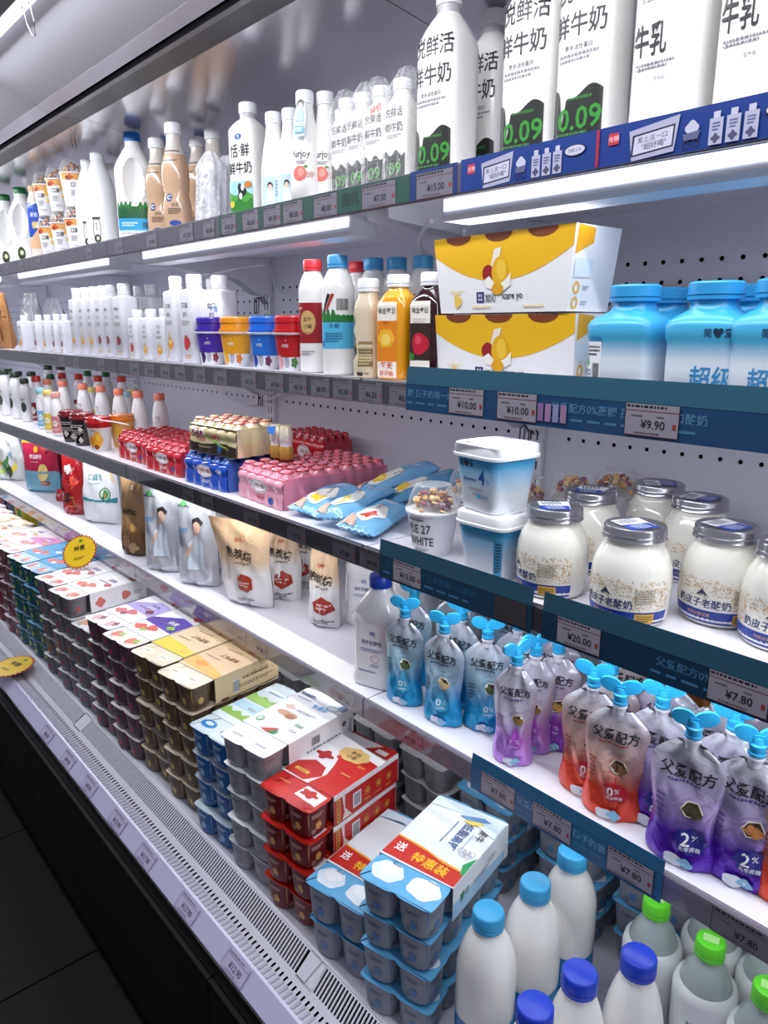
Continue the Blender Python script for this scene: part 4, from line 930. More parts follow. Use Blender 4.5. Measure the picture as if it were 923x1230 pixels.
def sp_items(c): return [('b', 0, -.02, .026, .045, '#f3f2ee', 5, .05), ('b', 0, -.035, .015, .018, c, 5, .15), ('e', .004, -.033, .006, .006, '#f8dd72' if c == '#f0c32c' else '#e88a7a'), ('t', '小小光', 0, .012, .012, '#2b3a4a', .9, PI / 2), ('p', [(-.034, -.085), (-.004, -.088), (-.014, -.058), (-.030, -.048)], '#e8b8a0'), ('l', .0, .052, .03, .012, 2, '#e6f2fa')]
def lay(A, B): return ((A[0] + B[0]) / 2, (A[1] + B[1]) / 2, math.atan2(B[1] - A[1], B[0] - A[0]) - PI / 2)
fx = []
for A, B, dz, tl, c, lab in (((-1.205, .832), (-1.265, 1.015), .004, (.10, .10), '#f0c32c', 'pale blue pouch with yellow fruit, lying lowest and furthest left of the heap'),
      ((-1.110, .822), (-1.150, 1.010), .016, (.12, -.10), '#f0c32c', 'pale blue pouch with yellow fruit, second in the heap, beside the leftmost'),
      ((-1.015, .815), (-1.085, .985), .004, (.05, .12), '#d8402c', 'pale blue pouch with a red strawberry at the front of the heap'),
      ((-1.215, 1.005), (-1.150, 1.155), .034, (.30, .0), '#f0c32c', 'pale blue pouch leaning up at the back of the heap'),
      ((-1.130, 1.000), (-1.06, 1.140), .030, (.30, .0), '#f0c32c', 'darker blue pouch with yellow fruit crossing the back of the heap')):
    mx_, my_, an = lay(A, B); fx.append((mx_, my_, dz, an, tl, c, lab))
for i, (x, y, dz, rz, tl, c, lab) in enumerate(fx):
    flat_pouch(lab, (x, y, Z3 + dz + .002), rz, tl, .185, .085, SB if i < 4 else M('#5f9fc8', .3, bump=.2, bscale=45), sp_items(c), i + 2)
# multipacks of little drink bottles
YB_ = [(0, .013, 0), (.002, .0155, 0), (.026, .0160, 0), (.032, .0135, 0), (.040, .0135, 0), (.046, .0160, 0), (.060, .0150, 0), (.070, .0125, 0), (.078, .0115, 0)]
_yk = {}
def small_bottle_mesh(c):
    if c not in _yk:
        m = MB(); Body(YB_, 2).mesh(m, M(c, .3), 14); o = m.build('bottle', None, True, 50); b = o.data; bpy.data.objects.remove(o)
        m = MB(); D = Body([(.077, .0128, 0), (.078, .0132, 0), (.0795, .0125, 0)], 2); D.mesh(m, M('#c23040' if c not in ('#3a62c8',) else '#c8c8d0', .25, metal=.5), 14); o = m.build('foil_lid', None, True, 35); l = o.data; bpy.data.objects.remove(o)
        _yk[c] = (b, l)
    return _yk[c]
def drink_pack(label, loc, rz, nx, ny, bcol, wrapm, side_items, grp, top_film=None, liftwrap=.0):
    t = thing('drink_multipack', label, 'multipack', loc, rz, grp); p = .033
    bm_, lm_ = small_bottle_mesh(bcol)
    for i in range(nx):
        for j in range(ny):
            b = bpy.data.objects.new('bottle', bm_); COL.objects.link(b); b.parent = t; b.location = ((i - (nx - 1) / 2) * p, (j + .5) * p, 0)
            l = bpy.data.objects.new('foil_lid', lm_); COL.objects.link(l); l.parent = b
    w_ = nx * p / 2; dep = ny * p
    def side(u, v):      # front skin bulging over each bottle
        x = (u - .5) * 2 * w_; bulge = .0035 * abs(math.cos(PI * (x / p + (0 if nx % 2 else .5))))
        zz = .001 + .062 * v; pin = .003 * math.exp(-((zz - .036) / .006) ** 2)
        if v > .86: return (x, -.0035 - bulge + (v - .86) / .14 * .010, .001 + .062 * v + .002)
        return (x, -.0035 - bulge + pin, zz)
    m = MB(); m.grid(side, nx * 8, 14, wrapm)
    tf = top_film or wrapm
    sd = lambda q: .0015 + .003 * abs(math.cos(PI * (q * ny - .5)))
    m.grid(lambda u, v: (w_ - .002 + sd(u) * (1 - .6 * v * v), dep * u, .001 + .066 * v), ny * 8, 6, tf)
    m.grid(lambda u, v: (-w_ + .002 - sd(u) * (1 - .6 * v * v), dep * (1 - u), .001 + .066 * v), ny * 8, 6, tf)
    m.build('printed_wrap', t, True, 0)
    if top_film:
        def tfn(u, v):
            cx = abs(math.cos(PI * (u * nx - .5))); cy = abs(math.cos(PI * (v * ny - .5))); q = max(0, cx * cy - .25) / .75
            return ((u - .5) * 2 * (w_ + .0005), -.002 + (dep + .002) * v, .066 + .0165 * min(1, q * 1.7) ** .8)
        m = MB(); m.grid(tfn, nx * 8, ny * 8, top_film); m.build('shrink_film', t, True, 0)
    s = lambda u, v, h: (u, side(u / (2 * w_) + .5, min(1, (v - .001) / .062))[1] - h - .0004, v)
    deco(side_items, s, .004, .008).build('label', t)
    t.scale = (1.2, 1.2, 1.0)
    return freeze(t)
def yk(c1, c2, extra=()):
    return [('e', 0, .040, .030, .015, '#f3eef0'), ('e', 0, .040, .027, .013, c1), ('e', 0, .040, .0255, .0118, '#f6f2f4'), ('t', '养乐多', 0, .040, .013, c1, .95), ('t', 'Yakult', .004, .018, .012, c2, .95, 0, .1)] + list(extra)
FT = film('#fff4f6', .84, .1, .3, 60)
PKW = M('#e9a0b4', .25, coat=.4); REDW = M('#c81e2c', .22, coat=.5); BLW = M('#1c50c0', .22, coat=.5)
pk = drink_pack('pink multipack of small drink bottles, nearest the pale blue pouches', (-1.380, .846, Z3), -.05, 5, 4, '#ecc8ce', PKW, yk('#8a2040', '#c2305a', [('e', .045, .014, .007, .008, '#2b5ab0')]), 'multipacks of little drink bottles', film('#f4a0b8', .45, .1))
dup(pk, (-1.372, 1.008, Z3), -.05, 'pink multipack of small drink bottles standing behind the front pink one', scale=(1.2, .9, 1.0))
bl = drink_pack('blue multipack of small drink bottles directly under the gold-lidded one', (-1.615, .838, Z3), .04, 5, 4, '#3a62c8', BLW, yk('#c0283c', '#e8ecf8', [('t', '低糖', .058, .046, .012, '#e8ecf8')]), 'multipacks of little drink bottles', film('#5a86e0', .45, .1))
gd = drink_pack('multipack of small drink bottles with gold tops, stacked on the blue one', (-1.585, .846, Z3 + .0835), .08, 5, 3, '#d8d4de', M('#e2d2a2', .22, metal=.35, coat=.4), [('w', -.083, .083, .002, lambda u: .026 + .004 * math.sin(u * 40), '#33241a'), ('e', -.046, .050, .022, .011, '#f3eef0'), ('e', -.046, .050, .0195, .009, '#8a2040'), ('t', '养乐多', -.046, .050, .009, '#f6f2f4'), ('t', 'Yakult', -.040, .034, .010, '#b02840', .95, 0, .1), ('t', '50亿', .016, .044, .015, '#c2305a', .9), ('b', .030, .018, .008, .012, '#2b5ab0', 5, .2), ('l', -.02, .016, .05, .006, 2, '#c8b890'), ('p', [(-.02, .040), (.06, .016), (.062, .020), (-.018, .043)], '#8fae3c')], 'multipacks of little drink bottles', M('#e6d9b2', .22, metal=.4, coat=.4))
# blue flaps and loose pair beside the gold pack
gb = thing('small_bottle_pair', 'pair of small gold and silver bottles with a blue film tab', 'drink bottles', (-1.425, .915, Z3 + .0835), .1)
for q, dx in enumerate((-.017, .017)):
    m = MB(); Body([(z * 1.0, r * 1.06, 0) for z, r, _ in YB_], 2).mesh(m, ramp([(0, '#a8782c'), (.38, '#c89a4c'), (.42, '#dcd8e2'), (.8, '#dcd4c0'), (1, '#e6dcb8')], 'Z', 0, .078, .25, .3), 18); o = m.build('bottle', gb, True, 50); o.location = (dx, .02, 0)
m = MB(); m.add([(-.022, -.002, .074), (.010, -.002, .078), (.004, -.006, .058), (-.014, -.006, .060)], [(0, 1, 2, 3)], M('#2c6cc8', .3, coat=.4)); m.build('film_tab', gb)
rdk = drink_pack('red multipack of small drink bottles touching the blue one', (-1.850, .838, Z3), .04, 5, 4, '#e8c8c8', REDW, yk('#a01828', '#f0dede', [('e', .050, .018, .006, .007, '#2b5ab0')]), 'multipacks of little drink bottles', film('#d84458', .45, .08))
dup(rdk, (-2.075, .850, Z3), .02, 'red multipack of small drink bottles, further left beside the orange-lidded cup')
dup(rdk, (-1.87, 1.015, Z3), .05, 'red multipack in the rear row behind the front red one')
dup(rdk, (-1.62, 1.135, Z3), -.05, 'red multipack of small bottles against the back panel, right of the gold-topped pack', scale=(1.1, .7, 1.3))
# rows of capped bottles further left
def cap_bottle(label, loc, capc, band, grp, h=.165, w_=.024, items=None, shape=2.1):
    R = rnd(w_, h * .50, .0145, h * .86, h * .90, shape)
    its = [('w', -w_ * 1.55, w_ * 1.55, h * .08, lambda u: h * .46, band)] if band else []
    its += items or [('b', 0, h * .30, w_ * .45, w_ * .5, '#f2efe8', 5, .1), ('l', 0, h * .16, w_ * 1.2, h * .05, 2, '#f4f0ee' if band else '#8a8890')]
    return bottle('drink_bottle', label, 'drink bottle', loc, .75, R, (h * .88, h), .0165, M(capc, .35), its, body_m=M('#eeecee', .25, coat=.3), group=grp, seg=20, vstep=.02, ustep=.006)
pb_items = [('t', '每日', .0, .105, .007, '#7a3c4c'), ('ring', .0, .080, .012, .012, .001, '#6a7a9a'), ('e', .004, .098, .002, .002, '#2b2b40'), ('w', -.037, .037, .012, lambda u: .052 + .010 * math.cos(u * 130), '#e2665c'), ('t', '2', 0, .038, .014, '#f6eaea'), ('l', 0, .020, .03, .005, 1, '#f8e0dc')]
PEACH = '#ee8670'
pb = cap_bottle('white bottle with a peach-coloured cap and coral swirl, nearest and clear of the row', (aty(193, 500, 1.0), 1.00, Z3), PEACH, None, 'peach-capped white bottles', .178, .026, pb_items)
for i, (px, yy, nth) in enumerate(((168, .985, 'second'), (145, .975, 'third'), (124, .975, 'fourth'), (103, .965, 'fifth'), (79, .955, 'sixth'), (61, .94, 'seventh'))):
    dup(pb, (aty(px, 500, yy), yy, Z3), .2 + .1 * i, '%s from the right among the peach-capped white bottles behind the plastic cups' % nth)
rcb = cap_bottle('white bottle with a red cap, rightmost of the red caps behind the peach-capped row', (aty(147, 470, 1.16), 1.16, Z3), '#d03030', '#8a2a34', 'red-capped bottles on the third shelf', .190, .027)
for i, (px, yy, lab) in enumerate(((120, 1.10, 'red-capped white bottle behind the peach-capped row, second red cap from the right'), (97, 1.08, 'red-capped white bottle behind the peach-capped row, third red cap from the right'), (77, 1.05, 'red-capped white bottle behind the peach-capped row, fourth red cap from the right'), (46, .91, 'red-capped bottle with a dark red sleeve in the front row at left'))):
    dup(rcb, (aty(px, 480, yy), yy, Z3), .3, lab)
gcb = cap_bottle('white bottle with a dark green cap behind the red caps, right one', (aty(106, 460, 1.20), 1.20, Z3), '#155a34', '#ded8c8', 'green-capped bottles on the third shelf', .188, .027)
dup(gcb, (aty(61, 460, 1.00), 1.00, Z3), .3, 'green-capped white bottle between two red caps, left of the peach row')
dup(gcb, (aty(128, 460, 1.24), 1.24, Z3), .3, 'green-capped bottle furthest back behind the red caps')
dup(gcb, (aty(13, 470, .98), .98, Z3), .3, 'green-capped bottle near the left edge of the third shelf')
blb = cap_bottle('small bottle with a pale blue cap and blue fruit sleeve, front row', (aty(52, 500, .875), .875, Z3), '#9fd2e0', '#7ab4d8', 'fruit-sleeved bottles at the left of the third shelf', .155, .021)
dup(blb, (aty(150, 460, 1.06), 1.06, Z3), .2, 'bottle with a pale blue cap peeking out between the peach-capped and red-capped rows')
ylb = cap_bottle('small bottle with a yellow cap and yellow fruit sleeve beside the pale blue one', (aty(60, 500, .862), .862, Z3), '#f0d878', '#e8c83c', 'fruit-sleeved bottles at the left of the third shelf', .155, .021)
dup(ylb, (aty(157, 462, 1.10), 1.10, Z3), .2, 'bottle with a pale yellow cap at the right end of the rear rows')
dup(ylb, (aty(110, 470, 1.03), 1.03, Z3), .2, 'bottle with a yellow cap between the peach and red caps')
pkb = cap_bottle('small bottle with a pink cap and sleeve, right of the yellow-sleeved one', (aty(69, 500, .855), .855, Z3), '#eaa6a0', '#d88088', 'fruit-sleeved bottles at the left of the third shelf', .155, .021)
bkb = cap_bottle('white bottle with a black cap and green emblem, left of the dark red sleeved one', (aty(34, 500, .90), .90, Z3), '#2a3a30', None, 'plain white bottles at the left of the third shelf', .175, .026, [('e', 0, .06, .012, .02, '#3a4a3a'), ('l', 0, .09, .02, .01, 2, '#5a5a5a')])
for i, (px, yy, s, lab) in enumerate(((22, .90, 1.12, 'tall white bottle with a green emblem, second in from the left edge'), (10, .90, 1.15, 'tall white bottle at the very left edge of the third shelf'), (26, 1.02, 1.2, 'wide white bottle in the rear row near the left edge'), (42, 1.06, 1.2, 'wide white bottle in the rear row behind the black-capped one'), (-4, .92, 1.1, 'white bottle beyond the left edge of the picture on the third shelf'), (63, 1.16, 1.15, 'white bottle at the back between the green cap and the red caps'), (78, 1.20, 1.15, 'white bottle at the back, second from the slotted upright'))):
    dup(bkb, (aty(px, 490, yy), yy, Z3), .2, lab, scale=(s, s, s if s < 1.16 else 1.0))
# transparent cups in front: dark patterned pair, red lid, orange lid
def fruit_cup(label, loc, lidc, bodym, items, r=.040, h=.090, grp='tapered plastic cups in front of the bottles'):
    t = thing('yogurt_cup', label, 'yogurt cup', loc, .8, grp)
    B = Body([(0, r * .70, 0), (.003, r * .73, 0), (h, r * .97, 0)], 2); mb = MB(); B.mesh(mb, bodym, 30); mb.build('cup', t, True, 40)
    deco(items, B.surf, .005).build('label', t)
    l = MB(); D = Body([(h - .004, r * 1.05, 0), (h, r * 1.07, 0), (h + .004, r * 1.05, 0), (h + .005, r * .98, 0), (h + .014, r * .95, 0), (h + .016, r * .9, 0), (h + .0155, r * .8, 0)], 2); D.mesh(l, lidc if not isinstance(lidc, str) else M(lidc, .2, coat=.6), 30); l.build('lid', t, True, 35)
    return freeze(t)
DKP = [('l', 0, .065, .06, .012, 2, '#e8dcd4'), ('l', 0, .045, .06, .016, 3, '#d8ccc4'), ('b', -.01, .03, .010, .010, '#e8e0d8', 4, .2), ('b', .018, .02, .008, .009, '#e0d8d0', 4, .2), ('b', .02, .055, .007, .007, '#e8e0d8', 4, .2)]
fc = fruit_cup('dark patterned plastic cup with a red lid, left one of the two dark cups', (aty(87, 515, .85), .85, Z3), '#7c1420', M('#2a2023', .25, coat=.4), DKP)
dup(fc, (aty(101, 518, .85), .85, Z3), .4, 'dark patterned plastic cup with a red lid, directly left of the peach print cup')
fruit_cup('plastic cup with a red lid and yellow peach print left of the red multipacks', (aty(120, 520, .85), .85, Z3), '#c01418', M('#dcdada', .3), [('r', -.07, .074, .07, .086, '#c01418'), ('b', .006, .036, .018, .026, '#f0a824', 4, .08), ('e', .010, .045, .008, .011, '#f6c44c'), ('b', -.018, .030, .010, .020, '#e89a2a', 4, .08), ('e', .0, .014, .010, .008, '#8a4a18'), ('t', '果粒', -.004, .066, .008, '#a02020')])
fruit_cup('plastic cup with an orange lid behind the red multipack, right of the red-lidded peach cup', (aty(146, 505, .93), .93, Z3), '#e07818', M('#e8a850', .3), [('b', .0, .05, .016, .02, '#f0c040', 4, .08), ('l', 0, .03, .04, .02, 3, '#f4e8d8')])
cable('price_tie', [(aty(112, 490, .84), .84, 1.222), (aty(122, 490, .82), .815, 1.226), (aty(135, 490, .84), .84, 1.222), (aty(150, 495, .86), .87, 1.214)], .0025, 'white twisted tie lying across the red cup lids')

# ------------------------------------------------------------------ LOWEST SHELF
def spout_pouch(label, loc, rz, w_, h, m, items, grp, capc, seed=1, capyaw=.0, lean=(0, 0)):
    t = thing('spout_pouch', label, 'spout pouch', loc, rz, grp); t.rotation_euler = (lean[0], lean[1], rz)
    rd = random.Random(seed); ph = [rd.uniform(0, 6.28) for _ in range(8)]
    hb = h
    def half(v):
        if v > .84: return w_ * lerp(.98, .40, ((v - .84) / .16) ** 1.35)
        return w_ * (.90 + .10 * v / .80 - .10 * math.exp(-((v - .38) / .16) ** 2) + .06 * math.exp(-((v - .08) / .10) ** 2))
    def thick(u, v): return .0007 + .021 * max(0, 1 - abs(u) ** 2.2) ** .6 * (min(1, (1 - v) / .55) ** .8 * .82 + .18) * (.8 + .2 * min(1, v / .08))
    def cr(u, v): return .0016 * (1 - abs(u) ** 3) * (math.sin(8 * u + 9 * v + ph[0]) + .7 * math.sin(12 * u - 15 * v + ph[1]) + .8 * math.sin(18 * v + 4 * u + ph[2]) * (v > .0))
    def P_(u, v, s, e=0): return (half(v) * u, s * (thick(u, v) + e) + cr(u, v) + .004 * u * math.sin(ph[3]), max(.0004, hb * v + .003 * (abs(u) ** 2) * (v < .03)))
    mb = MB(); mb.grid(lambda a, b: P_(2 * a - 1, b, -1), 18, 26, m); mb.grid(lambda a, b: P_(1 - 2 * a, b, 1), 18, 26, m)
    vs = [P_(2 * a / 18 - 1, 0, -1) for a in range(19)] + [P_(1 - 2 * a / 18, 0, 1) for a in range(19)]; mb.add(vs, [tuple(reversed(range(38)))], m)
    mb.build('pouch_body', t, True, 0)
    s = lambda u, v, e: P_(max(-1, min(1, u / half(v / hb))), v / hb, -1, e + .0007)
    deco(items, s, .006, .009, base=.0008, dl=.0002).build('label', t)
    c = MB(); D = Body([(hb - .006, .0085, 0), (hb + .004, .0085, 0), (hb + .0045, .0105, 0), (hb + .007, .0105, 0), (hb + .0075, .0075, 0), (hb + .012, .0075, 0)], 2); D.mesh(c, M('#d8d6e0', .3), 16); sp = c.build('spout', t, True, 35)
    c = MB(); D = Body([(hb + .010, .0105, 0), (hb + .013, .0105, 0), (hb + .0135, .0092, 0), (hb + .019, .0092, 0), (hb + .0195, .0102, 0), (hb + .0235, .0100, 0), (hb + .0245, .007, 0), (hb + .032, .0055, 0)], 2); D.mesh(c, capc, 20)
    z0 = hb + .032                         # two-winged grip
    def wing(u, v, sd):
        a = 2 * PI * u; rr = v; x = .0145 + .0150 * rr * math.cos(a); z = .0015 * 1 + .0105 * rr * math.sin(a) + .0045 * (1 + math.cos(a)) * .5 * rr
        return (sd * x, 0, z0 + z)
    for sd in (-1, 1):
        vs = []; n = 16
        for y_ in (-.0022, .0022): vs += [(wing(k / n, 1, sd)[0] - sd * .0008, y_, wing(k / n, 1, sd)[2]) for k in range(n)]
        c.add(vs, [tuple(range(n)), tuple(reversed(range(n, 2 * n)))] + [(k, n + k, n + (k + 1) % n, (k + 1) % n) for k in range(n)], capc)
    c.box(-.006, .006, -.0035, .0035, hb + .022, z0 + .004, capc)
    o = c.build('winged_cap', t, True, 35); o.rotation_euler = (0, 0, capyaw)
    return freeze(t)
CAPB = M('#2799cc', .4, coat=.2)
def fp_items(w_, h, badge, bcol, obj, dark='#2a4f6a'):
    k = w_ / .04
    it = [('t', '父爱配方', .001, h * .79, .0150 * k, '#1a1a1e', .93, -.03), ('l', .004 * k, h * .72, .044 * k, .005, 1, dark), ('l', -.024 * k, h * .47, .012, .030 * k, 5, dark),
          ('p', ell(.010 * k, h * .53, .0115 * k, .0105 * k, 6, rot=0), '#e8dfc8'), ('p', ell(.010 * k, h * .53, .0098 * k, .009 * k, 6), '#3a2c20')]
    it += [('b', .007 * k, h * .53, .006 * k, .005 * k, obj, 4, .2), ('b', .014 * k, h * .51, .006 * k, .006 * k, obj, 3, .15)]
    if badge == '2%': it += [('b', .012 * k, h * .27, .0165 * k, .0145 * k, bcol, 8, .10), ('t', '2', .007 * k, h * .285, .015 * k, '#ffffff', .95), ('t', '%', .016 * k, h * .30, .007 * k, '#ffffff'), ('t', '真零蔗糖', .012 * k, h * .21, .0050 * k, '#ffffff')]
    elif badge == 'red': it += [('b', .008 * k, h * .29, .0165 * k, .0135 * k, bcol, 3, .06), ('t', '0', .003 * k, h * .305, .012 * k, '#ffffff'), ('t', '%', .011 * k, h * .31, .007 * k, '#ffffff'), ('t', '添加蔗糖', .008 * k, h * .245, .0045 * k, '#ffffff'), ('r', .0075 * k, h * .36, .0087 * k, h * .45, bcol), ('r', .0075 * k, h * .03, .0087 * k, h * .22, bcol)]
    else: it += [('p', [(.008 * k, h * .46), (.020 * k, h * .31), (.018 * k, h * .22), (.008 * k, h * .19), (-.003 * k, h * .22), (-.004 * k, h * .31)], bcol), ('t', '0', .003 * k, h * .30, .012 * k, '#eef6fa'), ('t', '%', .012 * k, h * .30, .008 * k, '#eef6fa'), ('l', .008 * k, h * .235, .018 * k, .004 * k, 1, '#e8f2f8'), ('p', [(.006 * k, h * .19), (.0085 * k, h * .02), (.0075 * k, h * .02)], bcol)]
    it += [('b', -.002 * k, h * .07, .012 * k, .008 * k, '#e6eaf4', 5, .08), ('b', .009 * k, h * .075, .008 * k, .007 * k, '#8cc4e4', 4, .1)]
    return it
def pm(c, mid='#c9c8d2'): return ramp([(0, c), (.30, c), (.52, mid), (1, '#c6c5cf')], 'Z', 0, .16, .28, .35, .35, 35)
BLp, PUp, ORp, VIp = pm('#1c9ad0', '#9fcbe0'), pm('#c08ae0', '#cfc4dc'), pm('#e8492c', '#e6b4a4'), pm('#5a22b4', '#b8a0d8')
PU2 = pm('#8f48c0', '#c8b8d8')
h0 = .160
def bp(px, py): return at(px, py, Z4)
def pl(px, py, back): x, y_ = bp(px, py); d = back; return (x * (1 + d / y_), y_ + d, Z4)
bA = spout_pouch('blue spout pouch nearest the blue-capped milk jug, front row', pl(486, 850, .018), .38, .040, h0, BLp, fp_items(.040, h0, '0', '#46b0d8', '#4a5a3a'), 'blue spout pouches', CAPB, 3, .1)
bB = spout_pouch('blue spout pouch in front with a pale nut pictured, second from the jug', pl(532, 874, .018), .30, .041, h0, BLp, fp_items(.041, h0, '0', '#46b0d8', '#c8a878'), 'blue spout pouches', CAPB, 9, .25)
dup(bA, pl(582, 884, .022), .62, 'blue spout pouch turned a little, left of the lilac pouch in front')
for px, y_, rz, lab in ((497, .925, .3, 'blue spout pouch in the second row, its cap between the two leftmost front caps'), (553, .925, .2, 'blue spout pouch in the second row showing its pale back, right behind the nut-pictured one'), (545, 1.00, .5, 'blue spout pouch in the rear row behind the front pair'),
                        (620, .965, .4, 'blue spout pouch in the third row behind the one that is turned a little'), (612, 1.05, .4, 'blue spout pouch in the rear row, left of the lilac pouches'), (668, 1.06, .3, 'blue spout pouch furthest back behind the lilac ones')):
    dup(bB if px % 2 else bA, (aty(px, 820, y_), y_, Z4), rz, lab)
pP = spout_pouch('narrow lilac spout pouch in the front row with a cap tilted sideways', pl(615, 922, .018), .52, .034, h0, PUp, fp_items(.034, h0, '0', '#b05ac8', '#8a6a30', '#5a4a7a'), 'lilac and purple spout pouches with 0%', CAPB, 5, .9)
pQ = spout_pouch('purple 0% spout pouch with nuts pictured, right of the narrow lilac one', pl(664, 904, .018), .30, .039, h0, PU2, fp_items(.039, h0, '0', '#8a3cb4', '#b88a4a', '#5a4a7a'), 'lilac and purple spout pouches with 0%', CAPB, 6, .2)
dup(pP, (aty(638, 900, .905), .905, Z4), .4, 'lilac spout pouch pressed behind the narrow front lilac one')
dup(pQ, (aty(668, 860, 1.00), 1.00, Z4), .2, 'purple 0% spout pouch in the row behind the nuts-pictured one')
oR = spout_pouch('orange-red 0% spout pouch in front, fully seen, right of the purple ones', pl(733, 986, .018), .25, .045, h0 * 1.03, ORp, fp_items(.045, h0 * 1.03, 'red', '#c41e34', '#7a5a3a', '#a04a3a'), 'orange-red spout pouches', CAPB, 7, .15)
dup(oR, (aty(703, 960, .875), .875, Z4), .2, 'orange-red spout pouch half hidden at the left of the fully seen one')
for px, y_, lab in ((728, .93, 'spout pouch in the second row behind the orange-red pair'), (745, 1.02, 'spout pouch in the third row behind the orange-red pair')):
    dup(oR, (aty(px, 900, y_), y_, Z4), .2, lab)
vA = spout_pouch('violet 2% spout pouch in front, left one of the two large ones', pl(815, 1042, .018), .25, .048, h0 * 1.06, VIp, fp_items(.048, h0 * 1.06, '2%', '#2c2a8c', '#4a4030', '#4a3a7a'), 'violet spout pouches with 2%', CAPB, 8, .3)
vB = spout_pouch('violet 2% spout pouch in front with walnuts pictured, nearest the right edge', pl(887, 1068, .018), .15, .046, h0 * 1.06, VIp, fp_items(.046, h0 * 1.06, '2%', '#2c2a8c', '#b0703c', '#4a3a7a'), 'violet spout pouches with 2%', CAPB, 2, .4)
for px, y_, src, lab in ((785, .885, vA, 'violet spout pouch squeezed between the orange-red and the left large violet ones'), (795, .96, vA, 'violet spout pouch in the third row, its cap left above the front violet ones'), (850, .95, vB, 'violet spout pouch in the second row between the two large front ones'), (880, 1.0, vA, 'violet spout pouch in the third row behind the walnut-pictured one'), (872, .90, vB, 'violet spout pouch pressed behind the walnut-pictured front one')):
    dup(src, (aty(px, 960, y_), y_, Z4), .25, lab)
dup(oR, (aty(955, 1040, .87), .87, Z4), .2, 'reddish spout pouch cut by the right edge of the picture')
dup(oR, (aty(935, 990, .96), .96, Z4), .2, 'reddish spout pouch in the second row at the right edge')
BRD = M('#b87838', .45, bump=.5, bscale=25, vary=.6)
for q, (px, y_, lab) in enumerate(((845, 1.18, 'clear bag of golden baked slices at the back, behind the violet pouches'), (925, 1.10, 'clear bag of golden baked slices at the back, at the right edge'), (770, 1.22, 'brown printed bag at the back, left of the golden baked slices'))):
    bagf('snack_bag', lab, 'bag', (aty(px, 850, y_), y_, Z4), .2, .07, .18, .03, BRD if q < 2 else M('#8a7768', .4, bump=.3), [('b', -.02, .09, .02, .02, '#d8a058', 4, .1), ('b', .02, .06, .018, .018, '#c88a40', 3, .1), ('l', .0, .14, .06, .012, 2, '#f0e0c8')], seed=q + 20, wr=.003, group='bags at the back of the lowest shelf')
wb1 = MB()
# jug with blue cap and others behind
jr = [(0, .042, 1), (.003, .0465, 1), (.012, .048, 1), (.030, .0455, 1), (.032, .0445, 1), (.126, .0445, 1), (.130, .0475, 1), (.145, .048, .95)]
for tt in (.2, .4, .6, .78, .9, 1.): jr.append((lerp(.145, .192, tt), lerp(.048, .020, tt ** 1.5), lerp(.95, 0, tt)))
jr.append((.202, .019, 0))
mj = bottle('milk_jug', 'squarish white milk jug with a dark blue cap, left of the blue spout pouches', 'milk jug', (-1.010, .876, Z4), .32, jr, (.198, .222), .0215, M('#1c3cb0', .35),
       [('t', '明', .004, .112, .010, '#2c4a9c', 1.3), ('t', '纯牛奶酸奶', .002, .094, .0095, '#2c3f7c', .95), ('l', .002, .078, .052, .008, 2, '#6a78a8'), ('ring', .010, .062, .010, .008, .0012, '#d88a8a'), ('l', .010, .048, .022, .008, 2, '#8a94b8'), ('l', -.004, .034, .05, .006, 1, '#6a78a8')],
       body_m=M('#e6e4e6', .25, coat=.4), n=4.5, ay=.85, group='white milk jugs on the lowest shelf', vstep=.012, seg=40)
for px, y_, lab in ((443, 1.05, 'white jug standing behind the blue-capped jug, its shoulder showing at the left'), (500, 1.05, 'rounded white jug behind and right of the blue-capped jug, white cap against the shelf edge'), (556, 1.17, 'pale jug furthest back, just right of the rounded white jug')):
    t = dup(mj, (aty(px, 760, y_), y_, Z4), .5, lab)
# bags, right to left
KR = M('#d8b694', .35, bump=.15, bscale=30); KRW = ramp([(0, '#e6e4e6'), (.38, '#e9e6e6'), (.52, '#dcc0a0'), (1, '#d6ae84')], 'Z', 0, .24, .32, 0, .3, 30)
ci = lambda s=1.: [('t', '認养一', .004, .175 * s, .012 * s, '#c83a20', .9), ('t', '熟炭烧', .0, .140 * s, .027 * s, '#241a16', .95, -.12), ('l', .012, .116 * s, .05 * s, .006, 1, '#6a4a38'),
      ('p', [(-.010, .075 * s), (.010, .092 * s), (.034, .080 * s), (.040, .056 * s), (.016, .040 * s), (-.008, .050 * s)], '#a83424'), ('l', .015, .064 * s, .032, .016, 2, '#f0d8c8'), ('l', .014, .022 * s, .05, .010, 2, '#4a4448')]
cb1, _ = bag('yogurt_bag', 'large tan and white charcoal-roast yogurt bag leaning forward, biggest of its kind', 'yogurt bag', (-1.545, .905, Z4), .35, .076, .225, .030, KRW, ci(), top=1.25, seed=31, wr=.003, group='tan charcoal-roast yogurt bags', lean=-.035, botw=.92)
freeze(cb1)
cbb = [(aty(338, 700, .985), .985, .55, 'tan and white charcoal-roast bag slumped against the large one', 32), (aty(364, 690, 1.08), 1.08, .3, 'tan charcoal-roast bag in shadow behind the slumped one', 33)]
for x, y_, rz, lab, sd in cbb:
    tt_ = bagf('yogurt_bag', lab, 'yogurt bag', (x, y_, Z4), rz, .055, .185, .030, KRW, ci(.85), top=.6, seed=sd, wr=.004, group='tan charcoal-roast yogurt bags', lean=.02)
bagf('yogurt_bag', 'narrow upright tan and white charcoal-roast bag standing alone in front, left of the blue-capped jug', 'yogurt bag', (-1.31, .965, Z4), .25, .042, .215, .032, KRW, [(q[0], *q[1:]) for q in ci(.85)], top=.85, seed=35, wr=.0025, group='tan charcoal-roast yogurt bags')
